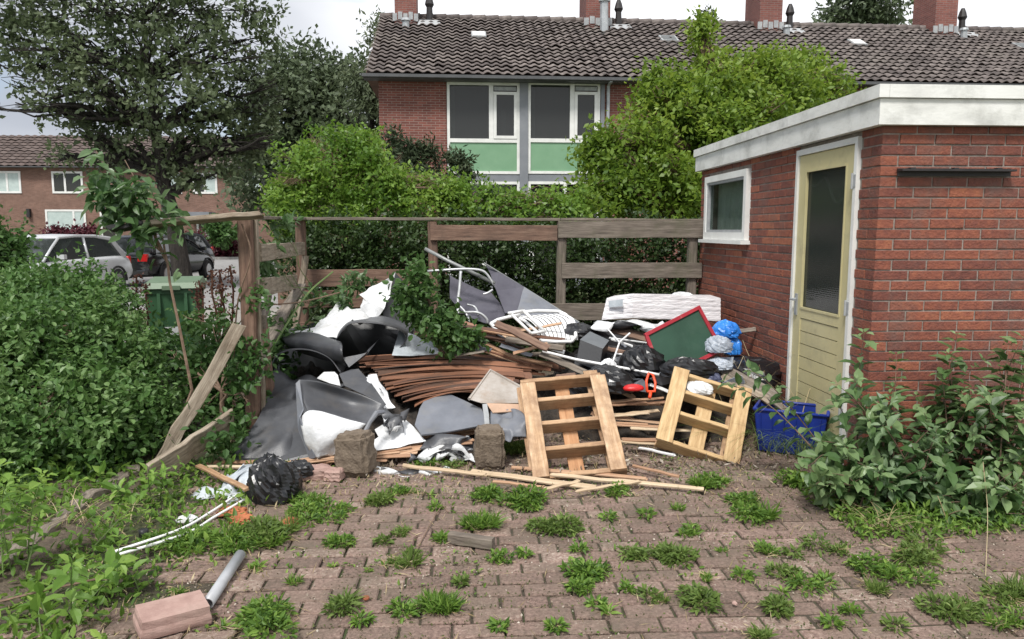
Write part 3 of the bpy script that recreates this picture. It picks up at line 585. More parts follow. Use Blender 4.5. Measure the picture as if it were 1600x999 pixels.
# sunken timber edging of the bed
e = thing('timber_edging', 'rotten brown timber edging half buried between the weeds and the paving', 'edging', G(60, 850))
for a, b in (((212, 745), (118, 806)), ((122, 806), (38, 868)), ((36, 872), (-60, 950))):
    plank('log', G(*a)+Vector((0, 0, .025)), G(*b)+Vector((0, 0, .015)), .07, .10, M['wood_grey'], parent=e, warp=.022, rough_end=.03, seg=12)
# ================================================================== HOUSES
def framebars(mb, x0, x1, z0, z1, w_, y0, y1, v=None):
    yc, sy = (y0+y1)/2, y1-y0
    mb.box((x0+w_/2, yc, (z0+z1)/2), (w_, sy, z1-z0), v=v); mb.box((x1-w_/2, yc, (z0+z1)/2), (w_, sy, z1-z0), v=v)
    mb.box(((x0+x1)/2, yc, z0+w_/2), (x1-x0-2*w_, sy-.004, w_), v=v); mb.box(((x0+x1)/2, yc, z1-w_/2), (x1-x0-2*w_, sy-.004, w_), v=v)
def slab(mb, x0, x1, y0, y1, z0, z1, v=None, mi=0): mb.box(((x0+x1)/2, (y0+y1)/2, (z0+z1)/2), (x1-x0, y1-y0, z1-z0), v=v, mi=mi)
def tileroof(mb, x0, x1, ya, za, yb, zb, per=.25, rowl=.31, amp=.034, spp=8, holes=()):
    S = math.hypot(yb-ya, zb-za); nr = max(2, round(S/rowl)); nc = round((x1-x0)/per); rr = random.Random(9)
    d = Vector((0, yb-ya, zb-za))/S; nrm = Vector((0, -(zb-za), (yb-ya)))/S
    if nrm.z < 0: nrm = -nrm
    ncol = nc*spp+1; xs = np.linspace(x0, x1, ncol); ph = (np.arange(ncol) % spp)/spp
    prof = amp*np.where(ph < .62, np.sin(ph/.62*math.pi), -.45*np.sin((ph-.62)/.38*math.pi))
    tv = np.array([[rr.random() for _ in range(nc)] for _ in range(nr)])
    base = Vector((0, ya, za))
    for r in range(nr):
        s0, s1 = r*S/nr, (r+1)*S/nr+.03; jl = np.array([rr.gauss(0, .006) for _ in range(nc)])[np.minimum(np.arange(ncol)//spp, nc-1)]
        def line(s, h):
            q = base+d*s; return np.stack([xs, q.y+nrm.y*(prof+h+jl)+0*xs, q.z+nrm.z*(prof+h+jl)], 1)
        V = np.concatenate([line(s0, .052), line(s0+.004, .068), line(s1, .004)])
        F = np.array([(k*ncol+i, k*ncol+i+1, (k+1)*ncol+i+1, (k+1)*ncol+i) for k in range(2) for i in range(ncol-1)])
        v = np.tile(tv[r][np.minimum(np.arange(ncol-1)//spp, nc-1)], 2); mb.add(V, F, 0, v)
RZ = R(1.3); O0 = B(596, 19.5)
row_house = thing('terraced_house', 'red brick terraced house block with brown tiled roof and green panels under upstairs windows', 'house', O0, rz=RZ)
HM = PW[row_house.name]; HI = HM.inverted()
def H(px, py, yl=0):
    o_ = HI @ CP; d_ = HI.to_3x3() @ ray(px, py); return o_+d_*((yl-o_.y)/d_.y)
def hr(px0, py0, px1, py1): c = (px0+px1)/2; return H(px0, py0).x, H(px1, py0).x, H(c, py1).z, H(c, py0).z
eave = H(596, 123, -.05).z; HL = 29.0; ridge_y = 4.2; rz_ = H(610, 28, ridge_y).z
def hp(mb, name, mat, parent=row_house, smooth=False): return mb.build(name, mat, parent, M=HM, smooth=smooth)
unitL, unitR = H(698, 200).x, H(940, 200).x
mb = MB(); slab(mb, 0, unitL, 0, 8.4, 0, eave); slab(mb, unitR+.0, HL, 0, 8.4, 0, eave); slab(mb, unitL, unitR, .25, 8.4, 0, eave); hp(mb, 'wall', M['house_brick'])
mb = MB(); tileroof(mb, -.32, HL, -.38, eave+.05, ridge_y, rz_); tileroof(mb, -.32, HL, 8.4+.38, eave+.05, ridge_y, rz_, spp=4)
for i in range(int(HL/.4)):
    x = -.3+i*.4; mb.tube([(x, ridge_y, rz_+.03), (x+.42, ridge_y, rz_+.045)], [.10, .115], 8)
roof = hp(mb, 'roof', M['tile'], smooth=True)
mb = MB(); mb.hexa([(-.3, -.3, eave), (HL, -.3, eave), (HL, 8.7, eave), (-.3, 8.7, eave), (-.3, ridge_y-.02, rz_-.08), (HL, ridge_y-.02, rz_-.08), (HL, ridge_y+.02, rz_-.08), (-.3, ridge_y+.02, rz_-.08)]); hp(mb, 'roof_frame', M['wood_red'], roof)
mb = MB(); slab(mb, -.36, HL, -.50, -.38, eave-.035, eave+.04); slab(mb, -.34, HL, -.38, -.003, eave-.05, eave-.01); hp(mb, 'gutter', M['guttermat'])
x = H(949, 200).x; mb = MB(); mb.tube([(x, -.06, 0), (x, -.06, eave-.1), (x, -.42, eave-.03)], .045, 8); hp(mb, 'downpipe', M['zinc'])
# chimneys, flues, vents
for i, (a, b) in enumerate(((617, 651), (915, 953), (1186, 1221), (1460, 1494))):
    x0, x1 = H(a, 30, ridge_y-.5).x, H(b, 30, ridge_y-.5).x; mb = MB(); slab(mb, x0, x1, ridge_y-.55, ridge_y+.65, rz_-.6, rz_+1.6); c = hp(mb, 'chimney', M['chimney_brick'], roof)
    mb = MB(); zz = rz_-.12
    for k in range(5): slab(mb, x0-.07+k*(x1-x0+.14)/5+.01, x0-.07+(k+1)*(x1-x0+.14)/5-.02, ridge_y-.575, ridge_y-.552, zz-.12+.05*(k % 2), zz+.10+.05*(k % 2))
    hp(mb, 'flashing', M['lead'], c)
    xv = x1+(.38 if i != 1 else .32); mb = MB(); yv = ridge_y-.25; sl = (rz_-eave)/(ridge_y+.38)
    mb.tube([(xv, yv, rz_-.25), (xv, yv, rz_+.25), (xv, yv, rz_+.34), (xv, yv, rz_+.5), (xv, yv, rz_+.62)], [.11, .09, .14, .10, .05], 10); hp(mb, 'vent', M['blackmetal'], roof)
    mb = MB(); mb.add([(xv-.35, yv-.5, rz_-.38), (xv+.35, yv-.5, rz_-.38), (xv+.3, yv-.2, rz_-.16), (xv-.3, yv-.2, rz_-.16)], [(0, 1, 2, 3)]); hp(mb, 'flashing', M['lead'], roof)
for px, py0, py1, r_ in ((634, 33, 52, .11), (944, 3, 55, .13), (1229, 44, 62, .10), (1506, 48, 66, .10)):
    yy = 3.3; b = H(px, py1, yy); t = H(px, py0, yy); mb = MB()
    mb.tube([b-Vector((0, 0, .3)), b, t, t+Vector((0, 0, .001)), t+Vector((0, 0, .07))], [r_*1.5, r_, r_*.95, r_*1.35, r_*1.2], 10); hp(mb, 'flue', M['zinc'], roof)
sl = (rz_-eave-.05)/(ridge_y+.38)
for px, py, w_, gl in ((748, 54, .42, 1), (1045, 60, .5, 0), (1340, 64, .42, 1), (1599, 66, .4, 0)):
    yy = 2.55; p = H(px, py, yy); zc = eave+.05+(yy+.38)*sl; mb = MB(); hh = .22
    q = [Vector((p.x+a*w_*.5, yy+b*hh, zc+b*hh*sl+.10)) for a, b in ((-1, -1), (1, -1), (1, 1), (-1, 1))]; n_ = Vector((0, -sl, 1)).normalized()
    mb.hexa([k-n_*.14 for k in q]+q); s_ = hp(mb, 'skylight', M['lead'], roof)
    mb = MB(); c = (q[0]+q[2])/2; q2 = [c+(k-c)*.82+n_*.012 for k in q]; mb.add(q2, [(0, 1, 2, 3)]); hp(mb, 'pane', M['white'] if gl else M['glass'], s_)
# window bays (x from pixels, on the front wall)
mb = MB()
for a, b in ((812, 825),): slab(mb, H(a, 200).x, H(b, 200).x, -.05, .24, 0, eave-.02)
slab(mb, unitL, H(812, 200).x, .0, .24, hr(700, 272, 800, 284)[2], hr(700, 272, 800, 284)[3]); slab(mb, H(825, 200).x, unitR, .0, .24, hr(700, 272, 800, 284)[2], hr(700, 272, 800, 284)[3]); slab(mb, H(938, 200).x, H(944, 200).x, -.03, -.003, 0, eave-.05)
hp(mb, 'facade_post', M['greypaint'])
for (ax, bx) in ((698, 812), (825, 938)):
    s = (bx-ax)/114.; f = lambda v_: ax+(v_-698)*s
    x0, x1, z0, z1 = hr(ax, 129, bx, 272); mb = MB(); framebars(mb, x0, x1, z0, z1, .07, -.02, .10); zr0, zr1 = hr(ax, 217, bx, 223)[2:]; slab(mb, x0+.07, x1-.07, -.018, .09, zr0, zr1)
    xm0, xm1 = H(f(764), 180).x, H(f(771), 180).x; slab(mb, xm0, xm1, -.019, .09, zr1, z1-.07); ww = hp(mb, 'window', M['white'])
    mb = MB(); slab(mb, x0+.07, xm0, .03, .04, zr1, z1-.07); hp(mb, 'pane', M['glass'], ww)
    xa, xb, za, zb2 = hr(f(771), 144, f(808), 217); mb = MB(); framebars(mb, xm1+.003, x1-.073, zr1+.003, zb2, .075, -.035, .03); hp(mb, 'casement', M['white'], ww)
    mb = MB(); slab(mb, xm1+.07, x1-.14, .0, .01, zr1+.07, zb2-.07); hp(mb, 'pane', M['glass'], ww)
    mb = MB(); slab(mb, xm1+.02, x1-.09, -.01, .02, zb2+.03, z1-.10); hp(mb, 'vent_grille', M['lead'], ww)
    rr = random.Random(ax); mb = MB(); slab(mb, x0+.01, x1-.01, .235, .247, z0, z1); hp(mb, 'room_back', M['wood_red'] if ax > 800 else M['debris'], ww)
    mb = MB(); slab(mb, x0+.08, x0+.20, .15, .17, zr1, z1-.08); hp(mb, 'curtain', M['curtain'], ww); mb = MB(); slab(mb, xm1+.12+rr.random()*.1, xm1+.34, .18, .2, zr1, zr1+.75); hp(mb, 'curtain', M['steel_dark'], ww)
    mb = MB(); slab(mb, x0+.07, x1-.07, .01, .05, z0+.07, zr0); hp(mb, 'panel', M['green_panel'], ww)
    x0, x1, z0, z1 = hr(ax, 284, bx, 430); mb = MB(); framebars(mb, x0, x1, .35, z1, .07, -.02, .10)
    if ax == 698: slab(mb, xm0-.2, xm1-.2, -.019, .09, .42, z1-.07)
    else:
        xd = H(880, 300).x; slab(mb, xd, xd+.09, -.019, .09, .42, z1-.07); slab(mb, x0+.07, xd, -.017, .09, z1-.55, z1-.42); slab(mb, x0+.07, x0+.17, -.03, .06, .42, z1-.55); slab(mb, xd-.1, xd, -.03, .06, .42, z1-.55)
    w2 = hp(mb, 'window', M['white']); mb = MB(); slab(mb, x0+.07, x1-.07, .1, .11, .42, z1-.07); hp(mb, 'pane', M['glass'], w2)
    mb = MB(); slab(mb, x0, x1, .0, .1, 0, .345); hp(mb, 'plinth', M['greypaint'])
# ---- far terrace on the left
YFAR = 48.0; OF = B(-260, YFAR)
fh = thing('terraced_house', 'long low brown brick terrace across the street on the far left', 'house', OF)
def fz(py): return P(300, py, YFAR).z
fe, frz = fz(262), P(300, 214, YFAR+4.4).z; FL = B(640, YFAR).x-OF.x
FM = PW[fh.name]
def fp(mb, name, mat, parent=fh, smooth=False): return mb.build(name, mat, parent, M=FM, smooth=smooth)
mb = MB(); slab(mb, 0, FL, 0, 8.8, 0, fe); fp(mb, 'wall', M['far_brick'])
mb = MB(); tileroof(mb, -.3, FL+.3, -.4, fe, 4.4, frz, per=.5, rowl=.5, amp=.05, spp=4); mb.add([(-.3, 9.2, fe), (FL+.3, 9.2, fe), (FL+.3, 4.4, frz), (-.3, 4.4, frz)], [(0, 1, 2, 3)]); frf = fp(mb, 'roof', M['tile_far'], smooth=False)
mb = MB(); slab(mb, -.3, FL+.3, -.5, -.35, fe-.06, fe+.0); slab(mb, -.3, FL+.3, -.35, -.002, fe-.05, fe-.02); fp(mb, 'gutter', M['guttermat'])
def fx(px): return B(px, YFAR).x-OF.x
def fwin(a, b, c, d, split=.5, pane='glass', blind=None):
    x0, x1, z0, z1 = fx(a), fx(b), fz(d), fz(c); mb = MB(); framebars(mb, x0, x1, z0, z1, .12, -.05, .05); xs = x0+(x1-x0)*split
    if split: slab(mb, xs-.06, xs+.06, -.049, .04, z0+.12, z1-.12)
    w_ = fp(mb, 'window', M['white'])
    if blind == 'l': L_ = [(x0+.1, xs-.05, 'blind'), (xs+.05, x1-.1, pane)]
    elif blind == 'r': L_ = [(x0+.1, xs-.05, pane), (xs+.05, x1-.1, 'blind')]
    elif blind: L_ = [(x0+.1, xs-.05, 'blind'), (xs+.05, x1-.1, 'blind')]
    else: L_ = [(x0+.1, xs-.05, pane), (xs+.05, x1-.1, pane)]
    for (p, q, m_) in L_:
        mb = MB(); slab(mb, p, q, -.02, -.01, z0+.12, z1-.12); fp(mb, 'pane', M[m_], w_)
fwin(0, 39, 269, 303, .45, blind='b'); fwin(87, 135, 269, 303, .42); fwin(258, 288, 270, 303, .4, blind='b'); fwin(305, 343, 270, 303, .5, blind='r'); fwin(389, 430, 273, 304, .5, blind='l')
fwin(73, 136, 328, 369, .70, blind='b'); fwin(250, 286, 330, 371, .55, blind='l'); fwin(308, 336, 345, 371, .5); fwin(-110, -50, 269, 303, .45, blind='b'); fwin(-110, -30, 328, 369, .6)
mb = MB(); x0, x1, z1 = fx(158), fx(184), fz(332); framebars(mb, x0, x1, 0.05, z1, .12, -.05, .05); dd = fp(mb, 'door', M['white']); mb = MB(); slab(mb, x0+.12, x1-.12, -.02, .0, .05, z1-.1); fp(mb, 'door_leaf', M['blackcar'], dd)
mb = MB(); slab(mb, fx(298), fx(338), -1.2, -.002, fz(338), fz(332)); fp(mb, 'canopy', M['greypaint'])
mb = MB(); slab(mb, fx(46), fx(51), -.2, -.002, fz(340), fz(327)); fp(mb, 'wall_lamp', M['blackmetal'])
mb = MB()
for i in range(14):
    a = B(430+i*4.2, 15.5); slab(mb, a.x, a.x+.055, a.y, a.y+.02, 0, P(430, 350, 15.5).z+.02*math.sin(i*2.1), v=random.random())
tag(mb.build('plank_fence', M['wood_red']), 'low brown vertical plank fence beyond the side fence near the street', 'fence')
# ================================================================== CARS
def car(name, label, loc, heading, paint, L=4.2, Wd=1.74, hgt=1.44, grp='cars parked along the street', conv=False):
    # local +x forward
    Mx = Matrix.Translation(Vector(loc)) @ Matrix.Rotation(heading, 4, 'Z'); t = thing(name, label, 'car', loc, grp, rz=heading)
    st = [(-L/2, .90, .32, .78), (-L/2+.08, .95, .25, .93), (-L/2+.5, 1, .22, .97), (-.6, 1, .2, .95), (.5, 1, .2, .93), (1.05, 1, .2, .92), (L/2-.55, .98, .22, .82), (L/2-.12, .90, .24, .70), (L/2, .78, .30, .55)]
    V = []; F = []; h = Wd/2; np_ = 9
    for (x, w_, zb_, zt) in st:
        prof = [(-.80, zb_), (-.97, zb_+.12), (-1.0, (zb_+zt)/2), (-.96, zt-.06), (-.80, zt), (0, zt+.035), (.80, zt), (.96, zt-.06), (1.0, (zb_+zt)/2), (.97, zb_+.12), (.80, zb_)]
        V += [(x, a*h*w_, b) for a, b in prof]
    k = 11; F = [(i*k+j, i*k+j+1, (i+1)*k+j+1, (i+1)*k+j) for i in range(len(st)-1) for j in range(k-1)]+[tuple(range(k)), tuple((len(st)-1)*k+j for j in range(k))[::-1]]+[(i*k+k-1, i*k, (i+1)*k, (i+1)*k+k-1) for i in range(len(st)-1)]
    mb = MB(); mb.add(V, F, 0, .5); body = mb.build('body', paint, t, smooth=True, M=Mx)
    md = body.modifiers.new('sub', 'SUBSURF'); md.levels = md.render_levels = 2
    gx = [(-L/2+.28, .86, .90), (-L/2+.62, .68, hgt-.10), (-.9, .66, hgt-.03), (-.2, .66, hgt-.02), (.35, .62, hgt-.07), (1.18, .84, .90)]
    V = []
    for (x, w_, z) in gx[:1]+gx[1:5]+gx[5:]:
        pass
    base = [(-L/2+.28), (-L/2+.45), (-.9), (-.2), (.75), (1.18)]
    for (bx, (x, w_, z)) in zip(base, gx): V += [(bx, -.86*h, .90), (x, -w_*h, z), (x, w_*h, z), (bx, .86*h, .90)]
    F = [(i*4+j, i*4+j+1, (i+1)*4+j+1, (i+1)*4+j) for i in range(5) for j in range(3)]+[(0, 1, 2, 3), (20, 23, 22, 21)]
    mb = MB(); mb.add(V, F, 0, .5); mb.build('glasshouse', M['carglass'], t, M=Mx)
    mb = MB(); V = []; rp = gx[1:5]
    for (x, w_, z) in rp: V += [(x, -w_*h-.01, z-.02), (x, -w_*h*.9, z+.025), (x, 0, z+.045), (x, w_*h*.9, z+.025), (x, w_*h+.01, z-.02)]
    F = [(i*5+j, i*5+j+1, (i+1)*5+j+1, (i+1)*5+j) for i in range(3) for j in range(4)]+[(0, 4, 3, 2, 1), (15, 16, 17, 18, 19)]; mb.add(V, F, 0, .5)
    for s_ in (-1, 1):
        mb.tube([(1.2, s_*.86*h, .89), (.78, s_*.76*h, 1.17), (.35, s_*(.62*h+.0), hgt-.06), (-.2, s_*.66*h, hgt-.02), (-.9, s_*.66*h, hgt-.03), (-L/2+.62, s_*.68*h, hgt-.09), (-L/2+.30, s_*.86*h, .9)], [.03, .032, .035, .035, .04, .06, .09], 6)
        mb.tube([(-.35, s_*.86*h, .9), (-.45, s_*.665*h, hgt-.05)], .035, 6)
    mb.build('roof', paint, t, smooth=True, M=Mx)
    for x in (-L/2+.78, L/2-.82):
        for s_ in (-1, 1):
            mb = MB(); mb.tube([(x, s_*(h-.20), .31), (x, s_*(h-.01), .31), (x, s_*(h+.005), .31)], [.31, .31, .28], 20); wl = mb.build('wheel', M['rubber'], t, M=Mx)
            mb = MB(); mb.tube([(x, s_*(h+.0), .31), (x, s_*(h+.014), .31)], [.20, .17], 12); mb.build('rim', M['rim'], wl, M=Mx)
            mb = MB(); a = [Vector((x+.36*math.cos(q), s_*(h-.012), .31+.36*math.sin(q))) for q in np.linspace(0, math.pi, 12)]; mb.tube(a, .03, 5); mb.build('wheel_arch', M['rubber'], t, M=Mx)
    for s_ in (-1, 1):
        mb = MB(); mb.box((L/2-.16, s_*h*.66, .62), (.16, .34, .14)); mb.build('headlight', M['headlamp'], t, M=Mx)
        mb = MB(); mb.box((-L/2+.03, s_*h*.70, .80), (.10, .26, .20)); mb.build('tail_light', M['tail'], t, M=Mx)
        mb = MB(); mb.box((.85, s_*(h+.06), .98), (.10, .16, .10)); mb.build('mirror', paint, t, M=Mx)
    mb = MB(); mb.box((-L/2-.005, 0, .62), (.03, .50, .11)); mb.build('number_plate', M['plate'], t, M=Mx)
    mb = MB(); mb.box((-L/2+.02, 0, .38), (.10, Wd*.86, .10)); mb.build('bumper', M['rubber'], t, M=Mx); mb = MB(); mb.box((L/2-.05, 0, .34), (.10, Wd*.7, .12)); mb.build('bumper', M['rubber'], t, M=Mx)
    return t
c1 = B(84, 17.4); car('parked_car', 'silver hatchback nosing out from behind the hedge on the left', (c1.x-.2, c1.y, 0), R(-96), M['silver'])
c2 = B(214, 21.5); car('parked_car', 'black car seen from behind with a red tail light and orange plate', (c2.x, c2.y+1.5, 0), R(84), M['blackcar'], hgt=1.40)
c3 = B(240, 27); car('parked_car', 'dark blue car partly hidden behind the big tree trunk', (c3.x, c3.y+1.0, 0), R(-98), M['bluecar'])
# ================================================================== WHEELED BIN
bx = B(270, 7.6); wb = thing('wheelie_bin', 'dark green wheeled rubbish bin with a paler green lid and white sticker', 'bin', bx)
BM = Matrix.Translation(bx) @ Matrix.Rotation(R(14), 4, 'Z')
mb = MB(); mb.hexa([(-.19, -.22, .08), (.19, -.22, .08), (.19, .24, .08), (-.19, .24, .08), (-.235, -.30, .97), (.235, -.30, .97), (.235, .29, .97), (-.235, .29, .97)])
mb.box((0, 0, .965), (.50, .62, .05)); mb.box((-.12, -.29, .85), (.03, .05, .2)); mb.box((.12, -.29, .85), (.03, .05, .2)); mb.build('body', M['bin'], wb, M=BM)
mb = MB(); mb.hexa([(-.265, -.34, .992), (.265, -.34, .992), (.265, .33, .992), (-.265, .33, .992), (-.235, -.30, 1.045), (.235, -.30, 1.045), (.235, .28, 1.075), (-.235, .28, 1.075)]); mb.box((0, -.345, 1.0), (.16, .03, .04)); mb.tube([(-.26, .34, 1.02), (.26, .34, 1.02)], .025, 8); mb.build('lid', M['binlid'], wb, M=BM)
mb = MB(); mb.box((-.03, -.262, .56), (.13, .012, .17)); mb.build('sticker', M['paper'], wb, M=BM)
for s_ in (-1, 1):
    mb = MB(); mb.tube([(s_*.19, .22, .1), (s_*.24, .22, .1)], .1, 16); mb.build('wheel', M['rubber'], wb, M=BM)
# ================================================================== TREES AND HEDGES
rq = random.Random(6)
def cp(px, py, Y, rpx, rzpx=None, ry=None):
    p = P(px, py, Y); r = rpx/FPX*Y; rz2 = (rzpx or rpx)/FPX*Y; return (p.x, p.y, p.z, r, ry or r, rz2)
def tree(label, trunk, radii, clumps, n, L, W, leafmat, seed, tw=.3, gap=-.35, gs=1.0, shell=.45, up=.5, droop=.2, nl=1, cat='tree', name='tree', shape=4, bark='bark', group=None, zmin=None):
    rg = random.Random(seed); t = thing(name, label, cat, (trunk[0].x, trunk[0].y, 0), group); mb = MB(); mb.tube(trunk, radii, 10)
    for i, c in enumerate(clumps):
        cc = Vector(c[:3]); j = min(range(1, len(trunk)), key=lambda q: (trunk[q]-cc).length+ (2.0 if trunk[q].z > cc.z else 0)); r0 = min(radii[j]*.6, .10)
        pl = limb(trunk[j], cc, .04, 6, rg, .06); mb.tube(pl, [r0*(1-.8*k/6) for k in range(7)], 6)
        for q in range(5):
            e_ = cc+Vector((rg.uniform(-.8, .8)*c[3], rg.uniform(-.8, .8)*c[4], rg.uniform(-.6, .8)*c[5])); s_ = pl[rg.choice((3, 4, 5))]; mb.tube(limb(s_, e_, .03, 4, rg, .07), [r0*.35, r0*.28, r0*.2, r0*.14, r0*.08], 5)
    mb.build('trunk', M[bark], t); mb = MB(); crown(mb, seed, clumps, n, L, W, tw=tw, gap=gap, gs=gs, shell=shell, up=up, droop=droop, shape=shape, zmin=zmin); mb.build('crown', M[leafmat], t); return t
T = [B(284, 20.0, -.1), P(280, 400, 20), P(272, 350, 20), P(260, 305, 20), P(250, 265, 20), P(243, 200, 20), P(232, 120, 20), P(225, 30, 20)]
cl = [cp(90, 50, 20, 95, 75), cp(215, 30, 20, 110, 90), cp(330, 50, 20, 80, 75), cp(75, 110, 19, 50, 32), cp(155, 130, 20, 85, 65), cp(250, 130, 19, 90, 70), cp(345, 140, 20, 72, 65), cp(380, 215, 20, 45, 40), cp(320, 215, 20.5, 55, 45), cp(215, 195, 20, 70, 45), cp(135, 185, 20, 55, 38), cp(375, 30, 20, 45, 35), cp(20, 20, 20, 55, 55), cp(150, -60, 20, 110, 70), cp(290, -60, 20, 90, 60), cp(25, 172, 19, 42, 9, .5), cp(300, 275, 20, 45, 22), cp(170, 245, 20, 60, 22), cp(-60, 60, 20, 60, 60), cp(400, 165, 21, 40, 40)]
for c in list(cl):
    for q in range(5):
        an = rq.uniform(-.6, 3.74); cl.append((c[0]+math.cos(an)*c[3]*1.05, c[1]+rq.uniform(-.5, .5)*c[4], c[2]+math.sin(an)*c[5]*1.05, rq.uniform(.15, .35), .25, rq.uniform(.15, .4)))
tree('large dark leafy tree with a leaning black trunk in front of the far terrace', T, [.28, .23, .21, .19, .16, .12, .08, .04], cl, 42000, .15, .085, 'leaf_tree', 3, tw=.32, gap=-.02, gs=1.8)
T = [B(488, 34, 0), P(487, 300, 34), P(482, 220, 34), P(480, 130, 34)]
cl = [cp(470, 120, 34, 55, 45), cp(440, 170, 34, 60, 50), cp(510, 180, 34, 65, 60), cp(555, 140, 35, 40, 45), cp(430, 240, 34, 60, 50), cp(500, 250, 34, 70, 50), cp(560, 240, 34, 50, 60), cp(400, 300, 34, 40, 30)]
tree('rounded dark tree between the big tree and the brick terrace', T, [.3, .25, .2, .1], cl, 30000, .26, .13, 'leaf_tree2', 5, tw=.6, gs=.7, gap=-.5)
T = [B(575, 27, 0), P(577, 300, 27), P(580, 180, 27), P(592, 60, 27)]
cl = [cp(600, 48, 27, 22, 22), cp(582, 85, 27, 30, 30), cp(560, 120, 27, 35, 30), cp(585, 160, 27, 30, 45), cp(560, 190, 27, 38, 40), cp(588, 250, 27, 25, 50), cp(555, 260, 27, 40, 50), cp(545, 320, 27, 50, 40)]
tree('airy grey-green tree growing against the left end of the brick terrace', T, [.2, .15, .1, .04], cl, 16000, .20, .07, 'leaf_grey', 6, tw=.4, gs=1, gap=-.2, droop=.5)
T = [B(1355, 46, 0), P(1355, 60, 46), P(1355, 0, 46)]
cl = [cp(1350, 8, 46, 58, 32), cp(1320, 25, 46, 40, 20), cp(1390, 20, 46, 38, 26), cp(1360, -40, 46, 50, 30)]
tree('dark tree top showing above the roof ridge between two chimneys', T, [.5, .3, .1], cl, 9000, .36, .15, 'leaf_tree2', 8, tw=.8, gs=.6, gap=-.3)
T = [B(1104, 44, 0), P(1104, 60, 44), P(1104, 24, 44)]
tree('tip of a thin tree just above the roof ridge beside the lime bush', T, [.3, .1, .03], [cp(1104, 34, 44, 8, 12)], 500, .3, .12, 'leaf_tree2', 9, tw=.4, gap=-2)
# bright hedge and lime bush
T = [B(540, 9.3, 0), B(540, 9.3, .9), P(540, 300, 9.3)]
cl = [cp(478, 290, 9.2, 42, 50, .5), cp(530, 275, 9.3, 52, 55, .6), cp(585, 290, 9.3, 48, 45, .6), cp(560, 250, 9.5, 35, 32, .4), cp(500, 240, 9.5, 30, 22, .4), cp(640, 312, 9.2, 45, 38, .5), cp(695, 322, 9.2, 42, 36, .5), cp(755, 330, 9.2, 42, 30, .5), cp(815, 338, 9.1, 40, 26, .5), cp(445, 330, 8.9, 26, 50, .4), cp(470, 360, 9, 40, 40, .5), cp(560, 360, 9, 80, 40, .5), cp(880, 338, 9.1, 40, 26, .5)]
rq = random.Random(2)
for c in list(cl):
    for q in range(6): cl.append((c[0]+rq.uniform(-.9, .9)*c[3], c[1]+rq.uniform(-.5, .5)*c[4], c[2]+c[5]*rq.uniform(.75, 1.05), rq.uniform(.03, .06), .05, rq.uniform(.08, .20)))
tree('bright green overgrown hedge behind the left half of the fence', T, [.05, .04, .02], cl, 52000, .058, .034, 'leaf_bright', 12, tw=.13, gs=3.4, gap=-.22, cat='hedge', name='hedge', shape=4, bark='twig', up=.7)
T = [B(1110, 11, 0), B(1112, 11, 1.2), P(1115, 260, 11), P(1118, 150, 11)]
cl = [cp(1120, 165, 11, 75, 65), cp(1200, 165, 11, 80, 70), cp(1262, 160, 11.4, 50, 42), cp(1050, 210, 10.6, 75, 75), cp(1130, 240, 10.3, 90, 75), cp(985, 265, 10.3, 65, 60), cp(1040, 170, 11, 50, 50), cp(955, 290, 10, 45, 40), cp(1060, 300, 10, 90, 45), cp(1150, 128, 11.4, 55, 26), cp(1240, 122, 11.6, 42, 20), cp(1098, 95, 11.4, 11, 36), cp(1095, 68, 11.4, 5, 20), cp(1275, 205, 11.5, 55, 50), cp(930, 240, 10.3, 22, 12), cp(940, 320, 9.8, 50, 30)]
for c in list(cl):
    for q in range(6): cl.append((c[0]+rq.uniform(-.9, .9)*c[3], c[1]+rq.uniform(-.6, .2)*c[4], c[2]+c[5]*rq.uniform(.7, 1.0), rq.uniform(.05, .08), .08, rq.uniform(.08, .18)))
tree('big rounded lime green bush rising behind the shed roof', T, [.10, .08, .06, .03], cl, 85000, .085, .045, 'leaf_lime', 13, tw=.2, gs=2.4, gap=-.2, cat='bush', name='bush', bark='twig', up=.8)
# lower hedge just behind the fence, shade painted into its leaves
cl = []
for i in range(12):
    px = 475+i*58; cl.append(cp(px, 400+rng0.uniform(-12, 8), 8.55, 50, 58, .33)); cl.append(cp(px+20, 480, 8.6, 50, 60, .33)); cl.append(cp(px, 555, 8.6, 50, 50, .33))
T = [B(780, 8.9, 0), B(780, 8.9, .7), B(780, 8.9, 1.3)]
tree('clipped privet hedge with shade-darkened leaf colour seen through the gaps of the fence', T, [.04, .03, .02], cl, 95000, .050, .030, 'leaf_hedge_shade', 14, tw=.10, gs=4, gap=-.6, cat='hedge', name='hedge', bark='twig', up=.6, shell=.35, zmin=.01)
# conifer-like shrub
for px, py, s_ in ((690, 285, 1.0), (636, 262, .8)):
    T = [B(px, 13, 0), P(px, 330, 13), P(px-4, py-30, 13)]
    cl = [cp(px-20, py-45*s_, 13, 9, 20), cp(px+8, py-25, 13, 12, 20), cp(px+30, py-30*s_, 13, 12, 10), cp(px-5, py+10, 13, 30, 25), cp(px+40, py-10, 13, 9, 9), cp(px-28, py-5, 13, 12, 26)]
    tree('ragged dark conifer in front of the left green panel' if s_ == 1 else 'smaller ragged dark conifer against the plain brick wall end', T, [.06, .05, .02], cl, 6000, .10, .03, 'leaf_conifer', int(px), tw=.14, gs=3, gap=-.3, cat='shrub', name='conifer')
